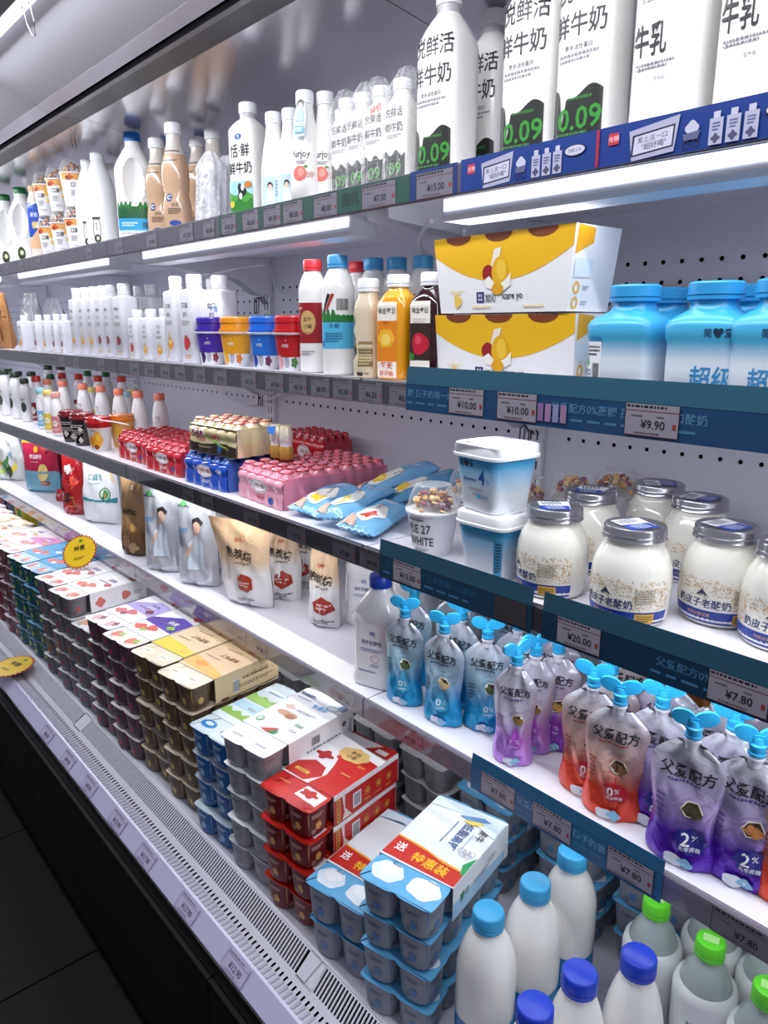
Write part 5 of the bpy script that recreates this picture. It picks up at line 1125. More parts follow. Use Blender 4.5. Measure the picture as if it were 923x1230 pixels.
bagf('yogurt_bag', 'tan bag standing in the shade between the narrow charcoal-roast bag and the blue-capped jug', 'yogurt bag', (-1.34, 1.10, Z4), .2, .045, .20, .03, KRW, ci(.8), top=.8, seed=36, wr=.003, group='tan charcoal-roast yogurt bags')
SV = M('#d2d3da', .2, metal=.35, bump=.2, bscale=35)
def portrait(du): return [('t', '酸奶', -.034 + du, .150, .016, '#5c8cb4', .8), ('l', -.034 + du, .120, .026, .03, 5, '#7a8494'), ('b', .011 + du, .174, .0150, .0150, '#241c1c', 5, .04), ('e', .012 + du, .161, .0120, .0170, '#dcb49c'), ('r', .007 + du, .138, .016 + du * 0 + du, .150, '#d4a88e'), ('p', [(-.016 + du, .05), (.040 + du, .05), (.034 + du, .120), (.018 + du, .142), (.004 + du, .142), (-.012 + du, .118)], '#c3ccd6'),
      ('p', [(-.022 + du, .085), (-.012 + du, .080), (.006 + du, .120), (.0 + du, .126)], '#dcb49c'), ('l', -.030 + du, .215, .05, .008, 1, '#3a3a40'), ('b', -.038 + du, .222, .010, .008, '#4a9a54', 4, .2), ('l', .01 + du, .02, .06, .008, 2, '#9aa2b0')]
sv, _ = bag('yogurt_bag', 'silver-white yogurt bag with a pictured dark-haired woman, left of the pair', 'yogurt bag', (-1.94, .862, Z4), .45, .062, .245, .034, SV, portrait(0), top=1.0, ustep=.005, vstep=.008, seed=41, wr=.003, group='silver yogurt bags with a portrait')
freeze(sv)
dup(sv, (-1.765, .880, Z4), .45, 'silver-white yogurt bag with a pictured woman, beside the large tan bag')
dup(sv, (-1.80, 1.0, Z4), .3, 'silver-white yogurt bag behind the portrait pair')
dup(sv, (-1.80, 1.14, Z4), .2, 'silver-white yogurt bag in the back behind the large tan bag')
bagf('yogurt_bag', 'dark tan roast yogurt bag with brown foot, left of the silver portrait bags', 'yogurt bag', (-2.14, .862, Z4), .35, .052, .235, .03, ramp([(0, '#5a4028'), (.30, '#7c5a36'), (.42, '#b08a5c'), (1, '#b8946a')], 'Z', 0, .23, .35, 0, .3, 30), [('t', '褐色炭烧', .0, .135, .017, '#2c1c12', .85), ('e', .006, .21, .010, .010, '#d8c8b0'), ('ring', .006, .21, .010, .010, .002, '#8a5a30'), ('e', .016, .090, .014, .014, '#d09a4c'), ('e', .016, .090, .010, .010, '#e0b068'), ('b', -.01, .045, .02, .02, '#8a6a48', 5, .15), ('b', .018, .028, .016, .014, '#a88a68', 4, .2)], top=.9, seed=51, wr=.003, group='assorted bags on the lowest shelf')
bagf('yogurt_bag', 'large white bag with a teal stripe and round green seal, on the lowest shelf', 'yogurt bag', (aty(123, 600, .93), .93, Z4), .45, .082, .235, .036, M('#e9eaec', .3, coat=.3, bump=.12), [('t', 'C·益順', -.008, .165, .024, '#2a8a98', .8), ('l', -.008, .143, .06, .006, 1, '#6a9aa0'), ('w', -.080, .080, .080, lambda u: .086 + .012 * (u / .08) ** 2, '#2a8f96'), ('e', .040, .108, .022, .024, '#2e7f4c'), ('e', .040, .108, .018, .020, '#e0e6d8'), ('e', .040, .108, .015, .016, '#3f8f58'), ('e', .040, .104, .007, .008, '#d88a4c'), ('p', [(.02, .225), (.06, .19), (.075, .15), (.068, .15), (.052, .187), (.012, .217)], '#e6cfa4')], top=.86, seed=52, wr=.003, group='assorted bags on the lowest shelf')
bagf('snack_bag', 'crinkled glossy red bag leaning behind the white bag with the green seal', 'bag', (aty(90, 590, .90), .90, Z4), .5, .050, .225, .03, M('#b81a20', .2, coat=.6, bump=.7, bscale=28, vary=.4), [('b', -.01, .17, .018, .015, '#e8dcd4', 5, .2), ('b', .01, .12, .02, .02, '#e2482c', 4, .2), ('b', -.012, .065, .014, .018, '#3a1a18', 5, .2), ('ring', .01, .05, .02, .02, .003, '#e0a04c')], top=.9, seed=53, wr=.005, group='assorted bags on the lowest shelf')
bagf('yogurt_bag', 'raspberry-pink and pale blue bag with a yellow fruit near the left edge', 'yogurt bag', (aty(50, 560, .93), .93, Z4), .5, .092, .215, .03, ramp([(0, '#7fb6cc'), (.40, '#7fb6cc'), (.43, '#b81c48'), (1, '#c2204c')], 'Z', 0, .215, .35, 0, .1), [('t', '常温酸奶', -.012, .150, .018, '#f4e6ec', .85), ('l', -.012, .128, .05, .006, 1, '#f0d0dc'), ('e', -.012, .180, .013, .013, '#f0b820'), ('w', -.088, -.02, .205, lambda u: .216, '#f0c820'), ('b', .030, .085, .026, .036, '#eed27c', 3, .05), ('e', .036, .075, .014, .022, '#f4e09c'), ('b', .036, .19, .022, .02, '#d8303c', 4, .1), ('r', .018, .035, .062, .050, '#c04838'), ('l', .040, .043, .036, .008, 1, '#f4e0d8'), ('p', [(-.088, .09), (-.02, .086), (.088, .095), (.088, .085), (-.02, .080), (-.088, .086)], '#7fb6cc')], top=1.0, botw=.96, seed=54, wr=.0015, group='assorted bags on the lowest shelf', seal=.03)
bagf('yogurt_bag', 'raspberry-pink bag standing directly behind the one with the yellow fruit', 'yogurt bag', (aty(70, 560, 1.0), 1.0, Z4), .5, .085, .20, .03, M('#9c1c40', .35, bump=.1), [('r', -.05, .01, .06, .07, '#6a9cb0')], seed=55, top=1, wr=.0015, group='assorted bags on the lowest shelf')
CB = film('#f4f6f4', .72, .08, 1., 30)
t_, _ = bag('snack_bag', 'clear crinkled bag with yellow and green packets inside at the left edge', 'bag', (aty(14, 570, .90), .90, Z4), .5, .085, .215, .035, M('#dfe2e0', .2, coat=.6, bump=.9, bscale=30), [('b', -.045, .075, .020, .022, '#e8c02c', 5, .15), ('b', .01, .07, .016, .035, '#3c8a4a', 4, .2), ('b', .03, .045, .012, .03, '#24402c', 3, .2), ('b', .05, .06, .010, .020, '#e0cc3c', 4, .2), ('b', -.01, .045, .02, .012, '#b8d070', 4, .2), ('b', .03, .12, .012, .014, '#88a8c8', 4, .2)], top=.7, seed=56, wr=.006, group='assorted bags on the lowest shelf')
dup(freeze(t_), (aty(-10, 570, .96), .96, Z4), .3, 'clear crinkled bag beyond the left edge of the picture')
bagf('snack_bag', 'small red packet lying between the raspberry and glossy red bags', 'bag', (aty(73, 600, .92), .92, Z4), .5, .02, .05, .01, M('#b8283c', .3, coat=.4), [('l', 0, .025, .02, .01, 2, '#e8c8cc')], seed=57, group='assorted bags on the lowest shelf')
dup(sv, (-2.0, 1.1, Z4), .2, 'silver-white yogurt bag in the shade behind the dark tan roast bag')

# ------------------------------------------------------------------ THE DECK: cup packs
CW, CD, CH = .0655, .0610, .0575      # pitch across, pitch deep, cup height
_cup = {}
def cup_mesh(c):
    if c in _cup: return _cup[c]
    m = MB(); B = Body([(0, .0235, .55), (.003, .0262, .6), (.010, .0275, .7), (.048, .0300, .8), (CH, .0305, .85)], 4)
    B.mesh(m, M(c, .38), 20)
    rd = random.Random(hash_(c)); lc, dc = CUPP.get(c, ('#8e8c96', '#4c4a56'))
    for cu in (0, .045):
        deco([('r', cu - .019, .006, cu - .0175, .052, dc), ('l', cu + .001, .043, .026, .008, 2, lc), ('b', cu + .003, .022, .007, .008, dc, 5, .1), ('l', cu - .008, .013, .010, .010, 3, lc)], B.surf, .005, mb=m)
    o = m.build('cup', None, True, 50); _cup[c] = o.data; bpy.data.objects.remove(o); return _cup[c]
CUPP = {'#8c8f9a': ('#5c6a86', '#5a7fae'), '#6c141c': ('#e0b8a8', '#d8a060'), '#96959a': ('#77757c', '#8c8a90'), '#24609e': ('#dce8f4', '#9cc4e4'), '#66503c': ('#4a3828', '#c8a860'), '#5a4650': ('#5a2a40', '#c04860'), '#737078': ('#5a5864', '#b84c4c'), '#1f5f6c': ('#cfe6d8', '#b8cc50'), '#8a2c40': ('#f0d0d4', '#5a1c28'), '#84525a': ('#5a2c34', '#e8d0c8')}
def scallop(nx, ny, lip=.004, sq_=.0):
    """outline of the joined foil tops: a notch between neighbouring cups"""
    W_, D_ = nx * CW, ny * CD; pts = []
    def edge(n, p, f):
        for i in range(n):
            for s_, d in ((.03, .0035), (.10, .0012), (.22, 0), (.5, 0), (.78, 0), (.90, .0012), (.97, .0035)): pts.append(f((i + s_) * p, d))
    edge(nx, CW, lambda a, d: (a - W_ / 2, d)); edge(ny, CD, lambda a, d: (W_ / 2 - d, a))
    edge(nx, CW, lambda a, d: (W_ / 2 - a, D_ - d)); edge(ny, CD, lambda a, d: (-W_ / 2 + d, D_ - a))
    return pts
_PM = {}
def cup_pack(label, loc, rz, cupc, lidc, ritem, grp, sleeve=None, top_items=(), side_items=(), nx=2, ny=4, tilt=0., full=True, lid_side=None, hcol=None):
    t = thing('cup_pack', label, 'yogurt cup pack', loc, rz, grp)
    if tilt: t.rotation_euler = (0, tilt, rz)
    cm = cup_mesh(cupc); W_, D_ = nx * CW, ny * CD
    for i in range(nx):
        for j in range(ny):
            if not full and 0 < j < ny - 1 and i < nx - 1: continue
            c = bpy.data.objects.new('cup', cm); COL.objects.link(c); c.parent = t; c.location = ((i + .5) * CW - W_ / 2, (j + .5) * CD, 0)
    key = ('lid', lidc, ritem and str(ritem), nx, ny)
    if key not in _PM:
        m = MB(); pts = scallop(nx, ny); n = len(pts)
        ml = M(lidc, .3, coat=.3); mo = M(lid_side or lidc, .35)
        lo = [(x, y_, CH) for x, y_ in pts]; hi = [(x, y_, CH + .0014) for x, y_ in pts]
        m.add(lo + hi, [tuple(reversed(range(n))), tuple(range(n, 2 * n))] + [(i, (i + 1) % n, n + (i + 1) % n, n + i) for i in range(n)], ml)
        if ritem: deco(ritem, face_top(0, 0, CH + .0014), mb=m)
        o = m.build('foil_lid', None); _PM[key] = o.data; bpy.data.objects.remove(o)
    l = bpy.data.objects.new('foil_lid', _PM[key]); COL.objects.link(l); l.parent = t
    if sleeve:
        y0, y1 = CD * .98, D_ - .006; W2 = W_ / 2 + .0012
        key = ('sl', sleeve, str(top_items), str(side_items), nx, ny)
        if key not in _PM:
            m = MB(); ms = M(sleeve, .4)
            zt = CH + .0022
            m.box(-W2, W2, y0, y1, zt, zt + .0006, ms); m.box(W2 - .0004, W2 + .0002, y0, y1, .002, zt + .0006, ms); m.box(-W2 - .0002, -W2 + .0004, y0, y1, .002, zt + .0006, ms)
            deco(top_items, face_top(0, y0, zt + .0006), mb=m); deco(side_items, face_right(W2 + .0002, y0, .002), mb=m)
            o = m.build('sleeve', None); _PM[key] = o.data; bpy.data.objects.remove(o)
        s_ = bpy.data.objects.new('sleeve', _PM[key]); COL.objects.link(s_); s_.parent = t
    KIDS[t.name] = list(t.children)
    return t
LAYER = .062
SEQ = ['bottom', 'second', 'third', 'fourth', 'fifth', 'sixth']
def stack(desc, x, y_, z, n, rz, grp, cupc, lidc, ritem, sleeve, top, side, jit=.004, low_sleeve=False, lay=LAYER, seed=1, where=''):
    rd = random.Random(seed); proto = None; out = []
    for k in range(n):
        lv = 'top' if k == n - 1 else SEQ[k]
        lab = '%s, %s of its stack%s' % (desc, lv, where)
        istop = k == n - 1
        loc = (x + rd.uniform(-jit, jit), y_ + rd.uniform(-jit, jit), z + k * lay)
        t = cup_pack(lab, loc, rz + rd.uniform(-1, 1) * jit * 4, cupc, lidc, ritem, grp, sleeve if (istop or low_sleeve) else None, top, side)
        if lay != LAYER: t.scale = (1, 1, lay / LAYER)
        out.append(t)
    return out
def lid_print(c2, c3=None, sky=False):
    its = []
    for i in (-.5, .5):
        its += [('b', i * CW, CD * .45, .019, .014, c2, 3, .15)]
        if c3: its += [('b', i * CW + .010, CD * .55, .008, .010, c3, 4, .2)]
    its += [('r', -CW * .9, .004, -CW * .1, .010, c2), ('r', CW * .1, .004, CW * .9, .010, c2)] if sky else [('l', -.5 * CW, .010, .03, .006, 1, '#8a8890'), ('l', .5 * CW, .010, .03, .006, 1, '#8a8890')]
    return its
SL = CD * 3 - .006
W1 = CW
# stack A: front-right blue (two stacks, side by side)
promo = [('p', [(-W1, .004), (W1, .002), (W1, .034), (W1 * .4, .036), (-W1 * .2, .046), (-W1, .050)], '#c8281c'), ('p', [(-W1, .050), (-W1 * .2, .046), (W1 * .4, .036), (W1, .034), (W1, .037), (W1 * .4, .039), (-W1 * .2, .049), (-W1, .053)], '#e8a820'),
         ('t', '特惠装', .012, .022, .022, '#f4c020', .95, -.05), ('t', '送', -.046, .030, .020, '#ffffff', .9, .1), ('p', [(W1 * .92, .030), (W1, .030), (W1, .075), (W1 * .82, .050)], '#2c9c5c'),
         ('t', '低脂高钙', .018, .104, .018, '#2f4f8c', .95, -PI / 2), ('r', -.004, .075, -.002, .135, '#7a8cae'), ('r', .033, .078, .0345, .120, '#9aa8c4'), ('t', '蒙牛', .046, .124, .016, '#4a4a4e', .9, -PI / 2), ('b', .046, .152, .008, .008, '#2f9a58', 4, .25), ('p', [(-W1, .150), (-.02, .160), (W1, .128), (W1, .170), (-W1, .176)], '#d4e4f2'), ('p', [(-.01, .150), (.02, .145), (.045, .160), (.03, .165)], '#5b8cc0'), ('p', [(.0, .142), (.02, .138), (.04, .148), (.03, .152)], '#e8c840')]
for q, dx in enumerate((-.010, 0, .010, -.005, .005)): promo.append(('ring', .046 + dx * .9, .070 + (.006 if q < 3 else -.0), .0062, .0062, .0008, '#8a8a90'))
sideA = [('p', [(0, 0), (SL, 0), (SL, .016), (0, .030)], '#a8cde8'), ('t', '蒙牛', .035, .026, .016, '#3f7f58', .9), ('l', .085, .026, .05, .008, 2, '#7a8cae'), ('t', 'OOO', .120, .034, .009, '#9a9aa0', .8), ('r', SL - .012, 0, SL, .049, '#e6edf4')]
skyl = [('b', -.5 * CW, .034, .027, .021, '#dfeaf5', 6, .05), ('b', .5 * CW, .034, .027, .021, '#e4edf6', 5, .06), ('b', -.5 * CW, .040, .017, .012, '#f3f6fa', 4, .08), ('b', .5 * CW, .040, .018, .012, '#f3f6fa', 5, .08), ('l', -.4 * CW, .052, .02, .004, 1, '#3a3c48'), ('l', .6 * CW, .052, .02, .004, 1, '#3a3c48')]
def bluestack(x, y_, z, n, rz, w, seed, lay=LAYER): stack('pale blue red-banded cup pack', x, y_, z, n, rz, 'pale blue yogurt cup packs', '#8c8f9a', '#62aede', skyl, '#e8ecf2', promo, sideA, seed=seed, where=w, lay=lay)
bluestack(-.672, .606, DECK, 4, .23, ' right beside the bottles', 11)
bluestack(-.812, .606, DECK, 2, .20, ' next to the red packs', 12, lay=.0715)
# red packs
redtop = [('p', [(-W1, .004), (-W1 * .2, .002), (W1 * .1, .03), (-W1 * .1, .055), (-W1 * .6, .062), (-W1, .040)], '#c4201c'), ('p', [(-W1 * .0, .0), (W1, .0), (W1, .120), (W1 * .2, .128), (-W1 * .2, .100), (W1 * .0, .070), (W1 * .15, .04)], '#cc2018'), ('b', -.038, .085, .018, .012, '#b0181a', 4, .25), ('b', -.010, .100, .008, .008, '#d83a30', 3, .1), ('r', -.052, .018, -.018, .026, '#e8b84c'), ('t', '金典酸奶', -.035, .022, .005, '#8a1c14'),
          ('b', .008, .118, .034, .022, '#e8c078', 7, .06), ('t', '金谷', .008, .124, .012, '#4a2414', 1), ('t', '小枣', .008, .110, .011, '#4a2414', 1), ('p', [(W1 * .1, .150), (W1, .145), (W1, SL), (W1 * .5, SL)], '#c4201c'), ('r', W1 * .45, .152, W1 * .85, .165, '#e9e5e6'), ('t', '酸枣', W1 * .7, .095, .008, '#e8b060'), ('l', .042, .060, .03, .006, 1, '#e8b060')]
redside = [('r', 0, 0, SL, .049, '#bf1c1c'), ('r', .006, .002, .016, .048, '#d89a3c'), ('l', .011, .025, .006, .04, 6, '#8a1c14'), ('p', [(.020, .049), (.028, .049), (.024, .030), (.034, .012), (.045, .002), (.020, .002), (.026, .014)], '#eddcd8'), ('r', .048, .010, .070, .040, '#efeff2'), ('bc', .059, .025, .018, .024)]
for c_ in (.088, .118, .148): redside += [('ring', c_, .028, .0075, .0085, .0012, '#d8983c'), ('b', c_, .028, .004, .005, '#d8983c', 4, .2), ('l', c_, .012, .020, .005, 1, '#e0a850')]
redlid = [('p', [(-W1 * .95, .006), (-W1 * .1, .006), (-W1 * .1, .030), (-W1 * .9, .026)], '#d83028'), ('p', [(W1 * .05, .024), (W1 * .9, .020), (W1 * .9, .052), (W1 * .1, .056)], '#e9e2e4'), ('b', W1 * .4, .040, .018, .010, '#c4201c', 5, .2), ('l', -W1 * .5, .040, .03, .005, 1, '#e8b060'), ('b', W1 * .7, .014, .014, .006, '#b0181a', 4, .2)]
stack('red date yogurt cup pack', -.958, .606, DECK, 4, .16, 'red date yogurt cup packs', '#6c141c', '#cc2420', redlid, '#efecee', redtop, redside, low_sleeve=True, seed=13, where=' left of the pale blue packs')
# white packs
whtop = [('b', -.018, .075, .022, .012, '#d8a890', 2, .25), ('e', -.006, .070, .013, .008, '#b9805c'), ('b', -.035, .100, .012, .008, '#e8c4b4', 4, .2), ('t', '优酸乳', .018, .132, .015, '#3a9ad0', .9, PI), ('ring', .040, .146, .014, .010, .002, '#3a9ad0'), ('l', .012, .098, .05, .008, 2, '#8a90a0'), ('e', -.048, .030, .0085, .009, '#3f9a64'), ('e', -.048, .030, .006, .0065, '#cfe6d4'), ('p', [(-.02, .006), (.0, .003), (.014, .022), (.010, .026), (-.006, .016)], '#c8483c'), ('p', [(.002, .003), (.018, .006), (.020, .016), (.012, .020)], '#2f8a58'), ('t', '伊利', .036, .056, .010, '#2f9a58', 1, PI), ('t', 'Cuv', .040, .036, .008, '#5a5a62', 1, 0, .2), ('l', -.030, .140, .05, .006, 1, '#8a90b0'), ('p', [(.046, .155), (.064, .150), (.064, .168), (.05, .170)], '#3a6cb0'), ('w', -.06, -.02, .155, lambda u: .160, '#5a68a0')]
whside = [('bc', .070, .034, .022, .018), ('t', '0.9', .070, .016, .008, '#6a6a72'), ('l', .105, .016, .12, .006, 1, '#6a6a72'), ('b', .150, .034, .006, .006, '#6a6a72', 4, .2), ('r', .165, .010, .172, .040, '#b8b6be'), ('l', .035, .012, .04, .006, 1, '#9a98a2')]
whl = [('l', -.5 * CW, .024, .036, .008, 1, '#a4a8b4'), ('l', .5 * CW, .024, .036, .008, 1, '#a4a8b4')]
stack('white no-added-sugar yogurt cup pack', -1.092, .606, DECK, 5, .14, 'white no-sugar yogurt cup packs', '#96959a', '#ecedf0', whl, '#f2f1f4', whtop, whside, seed=14, lay=.0580, where=' next to the red ones')
# meadow packs (a bit lower)
mdtop = [('w', -W1, W1, .02, lambda u: .040 + .005 * math.sin(u * 200), '#8cb850'), ('p', [(-W1, .055), (W1, .050), (W1, .085), (-W1, .080)], '#b8dcec'), ('t', '每日一杯', .0, .062, .010, '#b08a4c', 1), ('w', -W1, W1, .088, lambda u: .115 + .004 * math.sin(u * 170), '#9cc468'), ('b', .03, .150, .024, .010, '#2a8cc8', 4, .15), ('l', -.02, .140, .05, .008, 2, '#6a8ab0')]
mdl = [('e', -.5 * CW, .030, .022, .013, '#2f84c8'), ('e', -.5 * CW, .032, .012, .006, '#dcecf6'), ('e', .5 * CW, .030, .022, .013, '#2f84c8'), ('e', .5 * CW, .032, .012, .006, '#dcecf6')]
stack('meadow-printed yogurt cup pack', -1.240, .608, DECK, 4, .12, 'meadow-printed yogurt cup packs', '#24609e', '#d4e2ea', mdl, '#dbe9ef', mdtop, [('l', .08, .02, .1, .02, 3, '#7aa0c0')], seed=15, where=' between the white and the caramel ones')
# caramel packs
crtop = [('p', [(-W1, .010), (W1, .0), (W1, .020), (W1 * .2, .036), (-W1, .052)], '#e2ac5c'), ('b', -.02, .030, .020, .010, '#e8903c', 4, .15), ('b', .04, .018, .012, .008, '#f0b84c', 3, .15), ('t', '焦糖布丁', .010, .085, .015, '#8a5a34', 1, PI), ('l', -.02, .065, .06, .006, 1, '#a47a54'), ('t', '伊利', .030, .135, .012, '#9a4a2c', 1, PI), ('l', .0, .115, .07, .006, 1, '#b08a68'), ('r', -W1, .155, W1, SL, '#d8bd96')]
crside = [('r', .048, .006, .064, .036, '#eceaf0'), ('bc', .056, .021, .018, .026), ('l', .120, .034, .09, .007, 1, '#6a5038'), ('l', .115, .018, .10, .009, 2, '#7a5c42')] + [('ring', .090 + .018 * i, .036, .005, .005, .001, '#8a6848') for i in range(5)] + [('r', .014, .0, .034, .005, '#6a2c14')]
crl = [('b', -.5 * CW, .030, .022, .012, '#f2e6d2', 4, .08), ('b', .5 * CW, .030, .022, .012, '#f2e6d2', 4, .08), ('l', -.5 * CW, .030, .026, .006, 1, '#a08664'), ('l', .5 * CW, .030, .026, .006, 1, '#a08664')]
stack('caramel-coloured yogurt cup pack', -1.388, .612, DECK, 5, .13, 'caramel yogurt cup packs', '#66503c', '#e4d3bc', crl, '#dec19a', crtop, crside, seed=16, where=' in the nearer of two caramel stacks')
stack('caramel-coloured yogurt cup pack', -1.528, .612, DECK, 5, .13, 'caramel yogurt cup packs', '#66503c', '#e4d3bc', crl, '#e2c9a4', [('p', [(-W1, .0), (W1, .0), (W1, .030), (W1 * .2, .040), (-W1, .048)], '#d8c43c')] + crtop[2:], crside, seed=17, where=' in the further of two caramel stacks')
# the long row of fruit packs towards the far end
def fruittop(base, f1, f2, band=None, word='酸奶'):
    it = [('b', -.034, .030, .022, .014, f1, 4, .12), ('b', .002, .040, .020, .014, f1, 3, .15), ('b', -.010, .022, .010, .008, f2, 5, .2), ('b', .044, .150, .018, .012, f1, 4, .15), ('l', .01, .080, .07, .008, 1, '#8a7a96'), ('t', word, .018, .100, .016, '#6a5aa4', 1.1, PI), ('b', .040, .070, .014, .010, f2, 4, .15)]
    if band: it = [('p', [(-W1, .060), (W1, .050), (W1, .120), (W1 * .1, .130), (-W1, .085)], band)] + it + [('t', word, .018, .092, .016, '#f2eef8', 1.1, PI)]
    return it
rows = [  # x, layers, cup, lid, lid fruit, sleeve, fruit1, fruit2, band, words
 (-1.668, 5, '#5a4650', '#efe6e4', '#d86a58', '#efecee', '#d85c50', '#8cb84c', '#5a3ca4', 'white yogurt cup pack with strawberries and a purple band'),
 (-1.808, 5, '#5a4650', '#ece8ec', '#c8a0a8', '#eeebf0', '#c8646c', '#7a3444', '#b4a4dc', 'white yogurt cup pack with raspberries and a pale lilac band'),
 (-1.948, 4, '#737078', '#ececee', '#d8b088', '#eeeef0', '#d8786c', '#e0a080', None, 'white yogurt cup pack with a pale orange print'),
 (-2.088, 5, '#737078', '#efebee', '#d8847c', '#f0eef2', '#d8746a', '#c85858', None, 'white yogurt cup pack with a row of strawberries, nearer one'),
 (-2.228, 5, '#737078', '#eeeaee', '#d88a84', '#efedf1', '#dc7c70', '#c86060', None, 'white yogurt cup pack with a row of strawberries, further one'),
 (-2.375, 5, '#1f5f6c', '#88bcdc', '#e46a5c', '#3f9ccc', '#e0685c', '#e8f0f4', None, 'bright blue yogurt cup pack with strawberries'),
 (-2.515, 5, '#1f5f6c', '#a4c8e0', '#dc6a64', '#58a4d0', '#dc6a5c', '#dce8f0', None, 'sky-blue yogurt cup pack with red fruit'),
 (-2.655, 5, '#84525a', '#ecdce4', '#e0a0b4', '#ecd8e0', '#e07c90', '#e8b080', '#dc8cc0', 'pink yogurt cup pack with a magenta band'),
 (-2.795, 5, '#8a2c40', '#f0e4e8', '#e49ca4', '#f0e6ea', '#e08c94', '#e8c070', None, 'white and pink yogurt cup pack with pale flowers'),
 (-2.935, 4, '#8a2c40', '#eef0ea', '#a4c49c', '#eef0ec', '#9cbc90', '#d8b8a0', None, 'white yogurt cup pack with green leaves'),
 (-3.075, 4, '#84525a', '#f0eae2', '#c8d0a8', '#f0ece6', '#a8c48c', '#e0a490', None, 'white yogurt cup pack with green and pink print'),
 (-3.215, 4, '#84525a', '#f2e4d0', '#e8b458', '#f2e6d4', '#e8b050', '#e88c4c', None, 'white and orange yogurt cup pack'),
 (-3.355, 4, '#8a2c40', '#f0e0cc', '#e8a848', '#f0e0cc', '#e8a040', '#e07838', None, 'orange-printed yogurt cup pack'),
 (-3.495, 4, '#737078', '#ece8e8', '#d8a0a0', '#ece8e8', '#d89090', '#b0c090', None, 'pale yogurt cup pack near the far end'),
 (-3.635, 4, '#84525a', '#ece0e4', '#d890a4', '#ece0e4', '#d88098', '#e0b080', None, 'rose yogurt cup pack near the far end'),
 (-3.775, 4, '#737078', '#e8eaf0', '#90a8d0', '#e8eaf0', '#80a0cc', '#c8d8e8', None, 'pale blue-grey yogurt cup pack near the far end')]
for i, (x, n, cc_, lc_, lf, sl, f1, f2, bd, ds_) in enumerate(rows):
    ss = [('r', 0, 0, SL, .049, sl), ('b', .03, .025, .014, .014, f1, 4, .12), ('b', .11, .026, .014, .013, f1, 3, .12), ('ring', .070, .025, .012, .012, .002, '#dfe6ee'), ('l', .15, .025, .03, .012, 2, '#8a8a94')]
    stack(ds_, x, .600 + (i % 3) * .003, DECK, n, .12, 'fruit yogurt cup packs on the bottom deck', cc_, lc_, lid_print(lf, f2), sl, fruittop(sl, f1, f2, bd), ss, seed=30 + i)
# second rows behind, under the lowest shelf
bluestack(-.79, .93, DECK, 3, .0, ', rear row behind the red packs', 21)
bluestack(-.62, .96, DECK, 3, .0, ', rear row behind the nearer blue stack', 22)
stack('white and red cup pack', -.46, .97, DECK, 3, .1, 'rear-row red banded cup packs', '#8c8f9a', '#62aede', skyl, '#e8ecf2', promo, sideA, seed=23, where=', rear row left of the green caps')
for i, x in enumerate((-.96, -1.12, -1.30, -1.48, -1.66, -1.84)):
    stack('pale yogurt cup pack', x, .94, DECK, 3, 0, 'rear-row pale cup packs', '#96959a', '#e8e6ea', whl, '#eceaee', whtop if i % 2 else crtop, whside, seed=40 + i, where=', %s from the right in the rear row' % ['first', 'second', 'third', 'fourth', 'fifth', 'sixth'][i])
# upright packs at the far end of the deck
for i, (px, c, c2, lab) in enumerate(((2, '#2c6cc0', '#88b8e8', 'bright blue upright pack at the left edge behind the cup packs'), (14, '#1c2038', '#a03848', 'dark navy upright pack with a red streak behind the far cup packs'), (25, '#141a30', '#30406c', 'dark navy upright pack right of the one with the red streak'), (34, '#d8c83c', '#38903c', 'green, yellow and orange upright pack behind the far cup packs'))):
    t = thing('drink_carton', lab, 'carton', (aty(px, 640, .95), .95, DECK), .1, 'upright cartons at the far end')
    MB().box(-.05, .05, -.03, .03, 0, .29, M(c, .35, coat=.3), .002).build('box', t)
    deco([('p', [(-.04, .28), (.0, .28), (.045, .06), (.02, .04)], c2), ('b', -.02, .22, .016, .02, '#e87030' if i == 3 else c2, 4, .2), ('l', 0, .02, .06, .01, 1, '#c8c8d0')], face_front(0, -.03, 0), mb=None).build('label', t)

# ------------------------------------------------------------------ bottles at the near end of the deck
LB = M('#3aa0d4', .38); DB = M('#1c3cc0', .35)
lbr = [(0, .037, .3), (.004, .041, .3), (.012, .042, .3), (.155, .042, .3)]
for tt in (.2, .4, .6, .75, .88, 1.): lbr.append((lerp(.155, .225, tt), lerp(.042, .0195, tt ** 2.2), .3 * (1 - tt)))
lbr.append((.234, .019, 0))
lb = bottle('milk_bottle', 'white milk bottle with a sky-blue cap, nearest of the three beside the pale blue packs', 'milk bottle', (-.552, .678, DECK), .3, lbr, (.229, .254), .0225, LB,
    [('w', -.118, .118, .010, lambda u: .088, '#2f86c4'), ('p', [(-.1, .060), (.0, .030), (.1, .060), (.1, .012), (-.1, .012)], '#2a78b8'), ('t', '牛奶', -.03, .066, .020, '#1c3f78', .8), ('t', '鲜', .03, .070, .014, '#e8f2fa')], seg=36, group='sky-blue-capped milk bottles', n=3, vstep=.02)
for o_ in (lb,): pass
dup(lb, (-.543, .772, DECK), .3, 'white milk bottle with a sky-blue cap, middle one of the three in line')
dup(lb, (-.545, .868, DECK), .3, 'white milk bottle with a sky-blue cap, furthest back of the three in line')
dbr = [(0, .036, .3), (.004, .0395, .3), (.012, .0405, .3), (.11, .0405, .3)]
for tt in (.2, .4, .6, .75, .88, 1.): dbr.append((lerp(.11, .195, tt), lerp(.0405, .0205, tt ** 1.7), .3 * (1 - tt)))
dbr.append((.204, .020, 0))
db = bottle('milk_bottle', 'plump white milk bottle with a royal-blue cap, furthest back of the three', 'milk bottle', (*at(768, 1150, .676), DECK), .3, dbr, (.200, .226), .0235, DB,
    [('w', -.14, .14, .012, lambda u: .062, '#2a3f9c'), ('t', '鲜牛奶', -.02, .040, .016, '#f2f4fa')], seg=36, group='royal-blue-capped milk bottles', n=3, vstep=.02)
